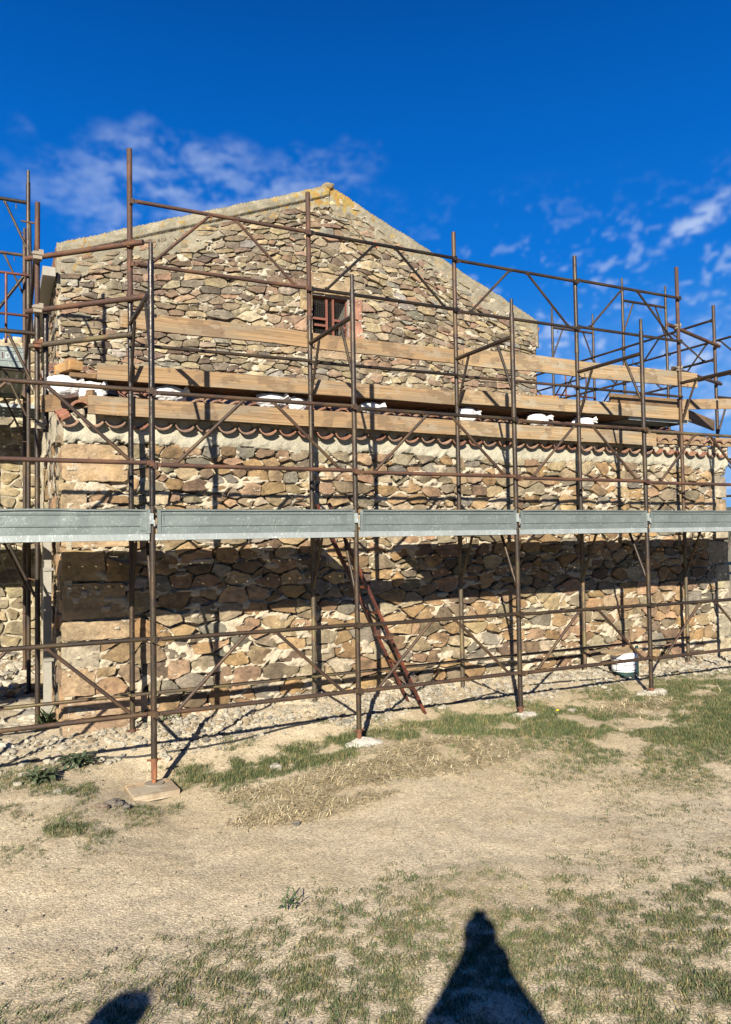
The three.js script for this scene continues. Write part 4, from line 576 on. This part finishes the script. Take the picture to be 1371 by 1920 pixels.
{ const pts = []; for (let i = 0; i <= 60; i++) { const t = i / 60, x = lerp(-.35, 9.5, t), z = -.62 + .10 * Math.sin(t * 9) + .05 * Math.sin(t * 23) - t * .1; pts.push(V(x, groundY(x, z) + .012, z)); } const m = mesh('hose', new THREE.TubeGeometry(new THREE.CatmullRomCurve3(pts), 240, .009, 8), M.black); tag(m, 'thin dark hose lying along the rubble at the foot of the wall', 'hose'); }

// ---------------------------------------------------------------- ground
const greenAt = (x, z) => { // how much living grass, 0..1
  const n = fbm(x * 1.3 + 7, z * 1.6, 3, 4), m = fbm(x * 4, z * 4, 9, 3); let g = 0;
  const c = -.02 + .07 * Math.sin(x * 1.7) + clamp((x - 1.2) * .02, 0, .2), w = x < 2.6 ? .34 : .34 + (x - 2.6) * .34;
  if (x > .05) g = Math.max(g, smooth(w * 1.25, w * .5, Math.abs(z - c - (x > 2.6 ? (w - .34) * .75 : 0))) * smooth(.0, .4, x) * (x < 3.2 ? .95 : .9));
  g *= smooth(.34, .56, n * .4 + m * .6) * 1.05;
  const fg = smooth(1.9, 2.9, z - (x > .9 ? (x - .9) * .3 : 0) + (x < .1 ? .3 * x - .05 : 0)) * smooth(.28, .5, n * .4 + m * .6) * smooth(.34, .57, fbm(x * 17, z * 20, 19, 3)); g = Math.max(g, fg);
  const lf = Math.exp(-(((x + .75) / .5) ** 2 + ((z - .75) / .28) ** 2)) * smooth(.4, .55, m); g = Math.max(g, lf * .7);
  const right = smooth(1.8, 4.2, x) * smooth(3.0, 1.0, z) * smooth(-.4, .3, z) * smooth(.40, .6, n * .4 + m * .6); g = Math.max(g, right * .75);
  const far = smooth(9, 14, Math.hypot(x - 2, z)) * .6 * smooth(.3, .5, n); return clamp(Math.max(g, far, smooth(.50, .66, m) * .5 * smooth(-1.2, -.3, z) * smooth(1.3, .2, z)) * (z < -.75 ? .3 : 1));
};
const strawAt = (x, z) => { const m = fbm(x * 3 + 20, z * 4, 5, 3); const band = smooth(.95, .2, Math.abs(z - .72 - .12 * Math.sin(x * 2)) / .55) * smooth(.1, .7, x) * smooth(3.3, 2.2, x); const b2 = Math.exp(-(((x - 5) / .75) ** 2 + ((z - .35) / .28) ** 2)) + Math.exp(-(((x - 6.9) / .6) ** 2 + ((z - .55) / .3) ** 2)); return clamp((band + b2) * smooth(.3, .5, m) * 1.1); };
const rubbleAt = (x, z) => { const e = -.50 + (fbm(x * 2.1, 1, 3, 3) - .5) * .4; if (x < .15) return smooth(-.35, -1.0, z + .5 * (fbm(x * 3, z * 3, 6, 3) - .5)) * .5 + smooth(.5, .7, fbm(x * 4, z * 4, 9, 3)) * .10 * smooth(.5, 0, z); return smooth(e + .15, e - .2, z) * (.35 + .65 * smooth(.35, .6, fbm(x * 3, z * 4, 15, 3))); };
{
  const line = (lo, hi, near0, near1, fine, grow) => { const a = []; let v = near0; while (v < near1) { a.push(v); v += fine; } let s = fine; while (v < hi) { a.push(v); s *= grow; v += s; } a.push(hi); v = near0; s = fine; const b = []; while (v > lo) { s *= grow; v -= s; b.push(Math.max(lo, v)); } return b.reverse().concat(a); };
  const xs = line(-700, 900, -2.2, 9.6, .026, 1.12), zs = line(-900, 400, -2.6, 4.6, .022, 1.12); const nx = xs.length, nz = zs.length, pos = new Float32Array(nx * nz * 3), cl = new Float32Array(nx * nz * 3), uv = new Float32Array(nx * nz * 2), idx = new Uint32Array((nx - 1) * (nz - 1) * 6); let k = 0, t = 0;
  for (let j = 0; j < nz; j++) for (let i = 0; i < nx; i++, k++) {
    const x = xs[i], z = zs[j], near = x > -3 && x < 10 && z > -3 && z < 5.5; let y = groundY(x, z); const rb = near ? rubbleAt(x, z) : 0;
    if (near) { y += (noise(x * 26, z * 26, 4) - .5) * .0035 + (noise(x * 60, z * 60, 5) - .5) * .0025 + rb * ((fbm(x * 9, z * 9, 6, 4) - .4) * .05 + smooth(-.7, -1.25, z) * .05); }
    pos[k * 3] = x; pos[k * 3 + 1] = y; pos[k * 3 + 2] = z; uv[k * 2] = x / 1.7; uv[k * 2 + 1] = z / 1.7;
    const a = fbm(x * .8, z * .8, 1, 4), b = fbm(x * 5, z * 5, 2, 3), g = greenAt(x, z), s = near ? strawAt(x, z) : 0;
    let c = mixc([.69, .585, .415], [.78, .675, .505], smooth(.35, .65, a)); c = mixc(c, [.63, .52, .355], smooth(.5, .68, b) * .5); c = mixc(c, [.24, .205, .11], g * .5); c = mixc(c, [.62, .52, .345], s * .6); c = mixc(c, [.66, .60, .49], rb * .8);
    const far = smooth(14, 30, Math.hypot(x, z)); c = mixc(c, [.17, .17, .07], far * .7);
    cl[k * 3] = c[0]; cl[k * 3 + 1] = c[1]; cl[k * 3 + 2] = c[2];
    if (i < nx - 1 && j < nz - 1) { idx[t++] = k; idx[t++] = k + nx; idx[t++] = k + 1; idx[t++] = k + 1; idx[t++] = k + nx; idx[t++] = k + nx + 1; }
  }
  const g = new THREE.BufferGeometry(); g.setAttribute('position', new THREE.BufferAttribute(pos, 3)); g.setAttribute('uv', new THREE.BufferAttribute(uv, 2)); g.setAttribute('color', new THREE.BufferAttribute(cl, 3)); g.setIndex(new THREE.BufferAttribute(idx, 1)); g.computeVertexNormals();
  mesh('ground', g, M.ground).userData.kind = 'structure';
}
function scatter(name, geo, mat, list, label, category) { // list of [x, y, z, sx, sy, sz, ry, rx, color]
  const m = new THREE.InstancedMesh(geo, mat, list.length); const d = new THREE.Object3D(); list.forEach((q, i) => { d.position.set(q[0], q[1], q[2]); d.scale.set(q[3], q[4], q[5]); d.rotation.set(q[7], q[6], q[9] || 0, 'YXZ'); d.updateMatrix(); m.setMatrixAt(i, d.matrix); m.setColorAt(i, q[8]); }); m.name = numbered(name); m.castShadow = m.receiveShadow = true; scene.add(m); tag(m, label, category, null, 'stuff'); return m;
}
function stoneLike(seed, detail = 1) { const g = new THREE.IcosahedronGeometry(1, detail), p = g.attributes.position; for (let i = 0; i < p.count; i++) { const x = p.getX(i), y = p.getY(i), z = p.getZ(i), q = .6 + .8 * noise(x * 1.7 + seed * 9, y * 1.7 + 4, z * 1.7 + seed); p.setXYZ(i, x * q, y * q * .7, z * q); } g.computeVertexNormals(); return g; }
{ // broken mortar and rubble along the foot of the wall
  const r = rngOf(61), A = [], B = [], C = []; const cw = () => { const k = rr(.75, 1.15, r); return r() < .78 ? col(.60 * k, .55 * k, .45 * k) : r() < .5 ? col(.42 * k, .33 * k, .22 * k) : col(.33 * k, .31 * k, .27 * k); };
  for (let i = 0; i < 60000; i++) { const x = rr(-2.4, 9.6, r), z = rr(-1.35, .25, r); if (x < -.5 ? r() > .6 * rubbleAt(x, z) : r() > rubbleAt(x, z) * .7) continue; const s = Math.pow(r(), 6) * .030 + .003; const y = groundY(x, z) + s * .1 + rubbleAt(x, z) * (.008 + smooth(-.7, -1.25, z) * .05 + (fbm(x * 9, z * 9, 6, 4) - .4) * .045); [A, B, C][i % 3].push([x, y, z, s * rr(.8, 1.5, r), s, s * rr(.8, 1.3, r), r() * 6.28, r() * .8, cw()]); }
  for (let i = 0; i < 5000; i++) { const x = rr(-4.5, -.5, r), z = rr(-8.8, -1.2, r); if (x > -.62 && z < -1.2) continue; const s = Math.pow(r(), 4) * .075 + .008; A.push([x, groundY(x, z) + s * .25, z, s * 1.3, s, s, r() * 6.28, r() * .8, cw()]); }
  scatter('rubble', stoneLike(1), M.rubble, A, 'whitish rubble and mortar crumbs along the foot of the wall', 'rubble'); scatter('rubble', stoneLike(2), M.rubble, B, 'whitish rubble and mortar crumbs along the foot of the wall', 'rubble'); scatter('rubble', stoneLike(3), M.rubble, C, 'whitish rubble and mortar crumbs along the foot of the wall', 'rubble');
  const P = []; for (let i = 0; i < 8000; i++) { const x = rr(-1.8, 6.5, r), z = rr(-.2, 4.2, r); const s = Math.pow(r(), 9) * .008 + .0018, k = rr(.75, 1.2, r); P.push([x, groundY(x, z) + s * .4 + .002, z, s * 1.2, s, s, r() * 6.28, 0, r() < .7 ? col(.66 * k, .57 * k, .44 * k) : col(.44 * k, .37 * k, .28 * k)]); } scatter('gravel', stoneLike(4), M.rubble, P, 'fine gravel scattered over the dry ground', 'gravel');
}
for (const [i, [x, z, s, l, c]] of [[-.36, .36, .05, 'dark angular stone on the bare ground left of the wooden pad', [.30, .26, .22]], [-.28, .42, .035, 'small flat grey stone touching the left side of the wooden pad', [.33, .29, .25]], [-.44, .42, .04, 'flat brown stone shard farthest left of the wooden pad', [.36, .28, .21]], [.72, 1.24, .026, 'small grey stone alone on the sandy ground in the middle foreground', [.32, .29, .25]], [.62, .62, .03, 'small white stone at the edge of the dry straw', [.62, .57, .48]], [4.2, .08, .04, 'white angular stone in the grass right of the second mortar lump', [.62, .57, .48]], [.95, .16, .05, 'white lump of rubble half sunk in the grass left of the ladder', [.62, .58, .5]]].entries()) { const g = stoneLike(20 + i, 3).clone(); const m = mesh('loose_stone', g, std({ color: col(...c), map: T.stone, bumpMap: T.stoneB, bumpScale: .02, roughness: .95 })); m.position.set(x, groundY(x, z) + s * .3, z); m.scale.set(s * 1.3, s * .8, s); m.rotation.y = i * 1.3; tag(m, l, 'stone'); }
// grass: tufts of bent blades
function tuft(n, seed, spread, bend, w = .0035) { const r = rngOf(seed), pos = [], idx = []; for (let i = 0; i < n; i++) { const a = r() * 6.28, ox = (r() - .5) * spread, oz = (r() - .5) * spread, h = rr(.5, 1, r), b = rr(.3, 1, r) * bend, ca = Math.cos(a), sa = Math.sin(a), k = pos.length / 3; const ww = w * rr(.7, 1.3, r); const seg = [[0, 0, 1], [.5, b * .3, .8], [.92, b, 0]]; for (const [y, o, q] of seg) { const px = ox + ca * o * h, pz = oz + sa * o * h; if (q) { pos.push(px - sa * ww * q, y * h, pz + ca * ww * q, px + sa * ww * q, y * h, pz - ca * ww * q); } else pos.push(px, y * h, pz); } idx.push(k, k + 1, k + 2, k + 1, k + 3, k + 2, k + 2, k + 3, k + 4); } const g = new THREE.BufferGeometry(); g.setAttribute('position', new THREE.Float32BufferAttribute(pos, 3)); g.setIndex(idx); g.computeVertexNormals(); return g; }
{
  const r = rngOf(88); const G = [[], [], []], D = [[], []], S = [];
  const green = () => { const k = rr(.6, 1.25, r), q = r(); return q < .66 ? col(.085 * k, .115 * k, .038 * k) : q < .84 ? col(.16 * k, .175 * k, .055 * k) : col(.28 * k, .22 * k, .10 * k); };
  const dry = () => { const k = rr(.7, 1.25, r), q = r(); return q < .5 ? col(.62 * k, .50 * k, .29 * k) : q < .8 ? col(.38 * k, .30 * k, .17 * k) : col(.85 * k, .74 * k, .50 * k); };
  for (let i = 0; i < 300000; i++) { const x = rr(-2, 9.6, r), z = rr(-.9, 4.3, r), g = greenAt(x, z); if (r() > g * (z > 1.7 ? .95 : .8)) continue; const fgd = z > 1.7; const h = fgd ? rr(.013, .037, r) : rr(.018, .055, r) * (.55 + g * .6); G[i % 3].push([x, groundY(x, z) - .004, z, h * (fgd ? 1.1 : .8), h * (fgd ? .8 : 1), h * (fgd ? 1.1 : .8), r() * 6.28, (r() - .5) * .5, green()]); }
  for (let i = 0; i < 60000; i++) { const x = rr(-2, 9.6, r), z = rr(-.6, 4.3, r), s = strawAt(x, z), g = greenAt(x, z); if (r() > s * .22 + g * .12) continue; const h = rr(.02, .06, r) * (s > .2 ? 1.3 : .6); D[i % 2].push([x, groundY(x, z) + (s > .3 ? r() * .02 : -.003), z, h, h * .7, h, r() * 6.28, (r() - .5) * 1.4, dry()]); }
  for (let i = 0; i < 420000; i++) { const x = rr(-2, 9.6, r), z = rr(-.4, 4.3, r), s = strawAt(x, z), sand = smooth(.35, .6, fbm(x * 2, z * 2, 30, 3)); if (r() > s * 1.0 + .012 + .025 * sand) continue; const L = s > .2 ? rr(.03, .16, r) * (r() < .25 ? 1.6 : 1) : rr(.005, .022, r) * (r() < .03 ? 4 : 1); S.push([x, groundY(x, z) + .003 + s * r() * .035, z, L, Math.min(L, .05) * 1.5, (r() < .1 ? 1.6 : 1) * (s > .2 ? 1 : .75), r() * 6.28, 0, dry(), (r() - .5) * (s > .2 ? .5 : .3)]); }
  const gl = 'short green grass in the strip before the wall and in the foreground'; G.forEach((l, i) => scatter('grass', tuft(7, 5 + i, 1.2, .8, .055), M.grass, l, gl, 'grass')); const dl = 'dry yellow grass tufts left after mowing'; D.forEach((l, i) => scatter('dry_grass', tuft(6, 15 + i, 1.6, 1.2, .04), M.grass, l, dl, 'dry grass'));
  const sg = new THREE.BufferGeometry(); sg.setAttribute('position', new THREE.Float32BufferAttribute([-.5, 0, -.0016, 0, .06, -.0022, .5, .02, -.0008, .5, .02, .0008, 0, .06, .0022, -.5, 0, .0016], 3)); sg.setIndex([0, 5, 1, 5, 4, 1, 1, 4, 2, 4, 3, 2]); sg.computeVertexNormals(); scatter('straw', sg, M.grass, S, 'loose dry straw lying over the ground', 'straw');
  console.log('grass', G.map(l => l.length), D.map(l => l.length), S.length);
}
// weeds and plants
function weed(name, label, x, z, n, len, w, seed, spreadY, c) { const r = rngOf(seed), t = thing(name, label, 'plant', [x, groundY(x, z), z]); const mat = std({ color: col(...c), roughness: .6, side: THREE.DoubleSide }); for (let i = 0; i < n; i++) { const L = len * rr(.6, 1.1, r), W = w * rr(.7, 1.2, r), pos = [], idx = []; const lift = rr(.05, spreadY, r); for (let s = 0; s <= 6; s++) { const u = s / 6, hw = W * Math.pow(Math.sin(Math.PI * (.08 + .86 * u)), .8) * (1 + .25 * Math.sin(u * 21 + i)); const px = L * u, py = L * (lift * u * 1.6 - .5 * u * u) + .02; pos.push(px, py, -hw, px, py - hw * .3, 0, px, py, hw); if (s) { const k = s * 3; idx.push(k - 3, k - 2, k, k - 2, k + 1, k, k - 2, k - 1, k + 1, k - 1, k + 2, k + 1); } } const g = new THREE.BufferGeometry(); g.setAttribute('position', new THREE.Float32BufferAttribute(pos, 3)); g.setIndex(idx); g.computeVertexNormals(); const m = mesh('leaf', g, mat, t); m.rotation.y = i * 2.4 + r(); m.position.set((r() - .5) * len * 1.7, r() * .05, (r() - .5) * len * 1.5); } return t; }
weed('leafy_weed', 'low dark green leafy weed spreading on the ground before the left wall corner', -.52, -.55, 80, .11, .014, 3, .6, [.075, .11, .055]);
weed('leafy_weed', 'smaller grey-green weed left of the big one, nearer the left edge', -.80, -.25, 60, .10, .016, 8, .6, [.085, .115, .055]);
weed('bushy_weed', 'bushy dark weed at the foot of the left corner beside the downpipe', -.66, -1.75, 70, .11, .014, 5, 1.3, [.035, .065, .022]);
weed('grass_tuft', 'single green tuft alone on the bare sandy ground in the foreground', .26, 2.33, 26, .045, .005, 6, 1.2, [.06, .10, .03]);
weed('leafy_weed', 'small weed growing at the foot of the wall right behind the nearest black standards', .35, -1.12, 16, .10, .012, 9, 1.2, [.08, .11, .04]);
{ const s = thing('dandelion', 'single yellow dandelion flower in the grass right of the second mortar lump', 'flower', [3.85, groundY(3.85, .25), .25]); mesh('stem', tube([0, 0, 0], [.005, .09, 0], .0025, 5), M.leaf, s); mesh('flower_head', new THREE.IcosahedronGeometry(.017, 1).scale(1, .6, 1).translate(.005, .093, 0), std({ color: col(.75, .55, .02), roughness: .8 }), s); }
// country beyond the right corner
function bush(name, label, x, z, w, h, seed, c, trunk) { const r = rngOf(seed), y = groundY(x, z), t = thing(name, label, 'tree', [x, y, z]); const parts = []; const leaf = new THREE.BufferGeometry(); leaf.setAttribute('position', new THREE.Float32BufferAttribute([-1, 0, 0, 0, -.35, .1, 1, 0, 0, 0, .35, .1], 3)); leaf.setIndex([0, 1, 2, 0, 2, 3]); const clumps = []; for (let i = 0; i < 26; i++) { const a = r() * 6.28, q = Math.sqrt(r()); clumps.push([Math.cos(a) * q * w, h * (trunk ? rr(.4, .95, r) : rr(.1, .95, r)), Math.sin(a) * q * w, rr(.25, .45, r) * w]); } const d = new THREE.Object3D(); for (let i = 0; i < 5200; i++) { const k = clumps[i % 26], u = rr(-1, 1, r), a = r() * 6.28, q = Math.cbrt(r()), s = Math.sqrt(1 - u * u); d.position.set(k[0] + k[3] * q * s * Math.cos(a), Math.max(.05, k[1] + k[3] * q * u * .8), k[2] + k[3] * q * s * Math.sin(a)); d.rotation.set(r() * 6, r() * 6, r() * 6); d.scale.setScalar(rr(.05, .11, r) * (h > 3 ? 1.5 : 1)); d.updateMatrix(); parts.push(leaf.clone().applyMatrix4(d.matrix)); } const g = mergeGeometries(parts); g.computeVertexNormals(); mesh('crown', g, std({ color: col(...c), roughness: .7, side: THREE.DoubleSide }), t); const tr = [tube([0, -.1, 0], [.1, h * .55, 0], .09 * h / 3, 8, .05 * h / 3)]; for (let i = 0; i < 6; i++) { const k = clumps[i]; tr.push(tube([.07, h * .35, 0], [k[0] * .8, k[1] * .9, k[2] * .8], .03 * h / 3, 6, .012)); } mesh('trunk', merge(tr), std({ color: col(.12, .09, .06), roughness: .95 }), t); return t; }
bush('tree', 'dark green tree beyond the right corner of the low building', 26.5, -11, 1.6, 3.2, 7, [.05, .085, .03], 1);
bush('shrub', 'low green shrub beyond the right corner of the low building', 20.5, -8.3, 1.1, 1.3, 8, [.075, .11, .04], 0);
bush('tree', 'olive-green tree farther beyond the right corner', 36, -18, 2.4, 4.2, 9, [.06, .09, .035], 1);
{ const pos = [], uv = [], idx = [], cl = []; const n = 80; for (let i = 0; i <= n; i++) for (let j = 0; j <= 8; j++) { const a = lerp(-1.1, 2.2, i / n), d = lerp(260, 420, j / 8), y = Math.sin(Math.PI * Math.min(1, j / 8) * .5) * (7 + 13 * fbm(a * 5, 2, 3, 4)) - 2; pos.push(Math.sin(a) * d, y, -Math.cos(a) * d); uv.push(i, j); const k = .8 + .5 * noise(i * 1.3, j * 1.3, 4); cl.push(.10 * k, .115 * k, .06 * k); if (i < n && j < 8) { const b = i * 9 + j; idx.push(b, b + 9, b + 1, b + 1, b + 9, b + 10); } } const g = new THREE.BufferGeometry(); g.setAttribute('position', new THREE.Float32BufferAttribute(pos, 3)); g.setAttribute('uv', new THREE.Float32BufferAttribute(uv, 2)); g.setAttribute('color', new THREE.Float32BufferAttribute(cl, 3)); g.setIndex(idx); g.computeVertexNormals(); mesh('hills', g, M.mortar).userData.kind = 'structure'; }

// ---------------------------------------------------------------- the two people whose shadows fall into the picture
function figure(label, turn, J, colors) { // J: bones [a, b, ra, rb, colour index]
  const N = 128, S = 1.02, mc = new MarchingCubes(N, new THREE.MeshBasicMaterial(), false, false, 260000); mc.isolation = 0; const cell = 2 * S / N; mc.field.fill(-1);
  const oy = .98; // centre height of the grid
  const dist = (px, py, pz, b) => { const [A, B, ra, rb] = b; const bx = B[0] - A[0], by = B[1] - A[1], bz = B[2] - A[2], l = bx * bx + by * by + bz * bz || 1e-9; const t = clamp(((px - A[0]) * bx + (py - A[1]) * by + (pz - A[2]) * bz) / l); return Math.hypot(px - A[0] - bx * t, py - A[1] - by * t, pz - A[2] - bz * t) - lerp(ra, rb, t); };
  const K = .035; for (const b of J) { const m = Math.max(b[2], b[3]) + .12; const lo = [0, 1, 2].map(k => Math.max(0, Math.floor((Math.min(b[0][k], b[1][k]) - m - (k === 1 ? oy : 0)) / cell + N / 2))), hi = [0, 1, 2].map(k => Math.min(N - 1, Math.ceil((Math.max(b[0][k], b[1][k]) + m - (k === 1 ? oy : 0)) / cell + N / 2))); for (let k = lo[2]; k <= hi[2]; k++) for (let j = lo[1]; j <= hi[1]; j++) for (let i = lo[0]; i <= hi[0]; i++) { const d = dist((i - N / 2) * cell, (j - N / 2) * cell + oy, (k - N / 2) * cell, b), o = i + j * N + k * N * N, e = -mc.field[o]; const h = clamp(.5 + .5 * (e - d) / K); mc.field[o] = -(lerp(e, d, h) - K * h * (1 - h)); } }
  mc.update(); const n = mc.count; const pos = new Float32Array(n * 3), nor = new Float32Array(n * 3), cl = new Float32Array(n * 3);
  for (let i = 0; i < n; i++) { const p = [0, 1, 2].map(k => mc.positionArray[i * 3 + k] * S); p[1] += oy; pos.set(p, i * 3); nor.set([mc.normalArray[i * 3], mc.normalArray[i * 3 + 1], mc.normalArray[i * 3 + 2]], i * 3); let best = 9, c = 0; for (const b of J) { const d = dist(...p, b); if (d < best) { best = d; c = b[4]; } } cl.set(colors[c], i * 3); }
  const g = new THREE.BufferGeometry(); g.setAttribute('position', new THREE.BufferAttribute(pos, 3)); g.setAttribute('normal', new THREE.BufferAttribute(nor, 3)); g.setAttribute('color', new THREE.BufferAttribute(cl, 3));
  const t = thing('person', label, 'person', figure.at, turn); mesh('body', g, M.body, t); return t;
}
const legs = (w) => [[[-w, .92, 0], [-w - .01, .50, .02], .085, .058, 1], [[-w - .01, .50, .02], [-w - .015, .09, -.01], .055, .038, 1], [[-w - .015, .06, -.02], [-w - .03, .045, .16], .045, .035, 2], [[w, .92, 0], [w + .01, .50, .02], .085, .058, 1], [[w + .01, .50, .02], [w + .015, .09, -.01], .055, .038, 1], [[w + .015, .06, -.02], [w + .03, .045, .16], .045, .035, 2]];
const torso = [[[-.05, .95, 0], [.05, .95, 0], .13, .13, 1], [[0, 1.0, 0], [0, 1.25, 0], .12, .135, 0], [[-.12, 1.36, 0], [.12, 1.36, 0], .085, .085, 0], [[0, 1.38, 0], [0, 1.5, .01], .06, .052, 3]];
const head = (y, z) => [[[0, y - .03, z + .02], [0, y + .04, z - .01], .082, .092, 3], [[0, y - .09, z + .05], [0, y - .07, z + .06], .04, .045, 3], [[0, y - .01, z + .105], [0, y - .035, z + .118], .011, .015, 3], [[-.088, y + .0, z], [-.09, y - .03, z], .016, .012, 3], [[.088, y + .0, z], [.09, y - .03, z], .016, .012, 3], [[-.03, y + .075, z - .03], [.03, y + .075, z - .03], .078, .078, 4], [[0, y + .02, z - .06], [0, y - .02, z - .065], .06, .05, 4]];
const hand = (w, s, grip) => { const [x, y, z] = w; const f = [[[x, y, z], [x + s * .008, y + .06, z + .01], .030, .036, 3]]; for (let i = 0; i < 4; i++) { const bx = x + s * (.012 + .0), by = y + .05 + i * .019, l = [.07, .078, .073, .058][3 - i]; f.push([[bx, by, z + .02], [bx - s * l * .5, by + .006, z + .032], .0092, .0088, 3], [[bx - s * l * .5, by + .006, z + .032], [bx - s * l, by + .004, z + .022], .0086, .008, 3]); } f.push([[x, y + .03, z - .02], [x - s * .035, y + .06, z - .03], .012, .010, 3], [[x - s * .035, y + .06, z - .03], [x - s * .05, y + .085, z - .018], .010, .009, 3]); return f; };
const skin = [.45, .27, .18];
{ // the photographer, phone held up in both hands
  figure.at = [-1.262, -.05, 6.404]; const py = 1.90;
  const J = [...legs(.10), ...torso.map(b => [[b[0][0] * 1.12, b[0][1] * 1.09, b[0][2]], [b[1][0] * 1.12, b[1][1] * 1.09, b[1][2]], b[2] * 1.05, b[3] * 1.05, b[4]]), ...head(1.735, .10), ...[-1, 1].flatMap(s => [[[s * .17, 1.52, .02], [s * .185, 1.53, .19], .066, .056, 0], [[s * .185, 1.53, .19], [s * .047, py - .13, .25], .058, .034, 3], ...hand([s * .040, py - .125, .255], s), [[s * .13, 1.50, .10], [s * .05, 1.56, .12], .12, .11, 0], [[s * .10, 1.40, .02], [s * .12, 1.2, .02], .15, .14, 0]])];
  const t = figure('person standing out of the picture behind the camera, holding a phone up in both hands', Math.PI - .459, J, [[.05, .07, .12], [.06, .065, .08], [.08, .06, .05], skin, [.05, .03, .02]]);
  const p = thing('phone', 'black phone held up in both hands of the person behind the camera', 'phone', [-1.133, py - .05 + .015, 6.146], -.459); mesh('case', box(0, -.055, 0, .075, .15, .008, 3), M.black, p); mesh('screen', box(0, -.055, .0052, .068, .14, .001, 3), std({ color: col(.01, .01, .012), roughness: .1 }), p);
}
{
  figure.at = [-2.63, -.03, 5.72];
  const J = [...legs(.10), ...torso, ...head(1.58, .02), ...[-1, 1].flatMap(s => [[[s * .19, 1.38, 0], [s * .23, 1.12, -.02], .055, .044, 0], [[s * .23, 1.12, -.02], [s * .21, .88, .06], .042, .03, 3], [[s * .21, .87, .06], [s * .205, .81, .075], .03, .036, 3], ...[0, 1, 2, 3].map(i => [[s * .205, .79, .05 + i * .017], [s * .195, .72 + (i === 3 ? .015 : 0), .06 + i * .014], .0092, .008, 3]), [[s * .19, .84, .10], [s * .175, .79, .115], .011, .009, 3]])];
  figure('person standing out of the picture to the left of the camera, arms hanging down', Math.PI - .4, J, [[.25, .10, .08], [.05, .06, .09], [.06, .05, .04], skin, [.05, .03, .02]]);
}
renderer.render(scene, camera);
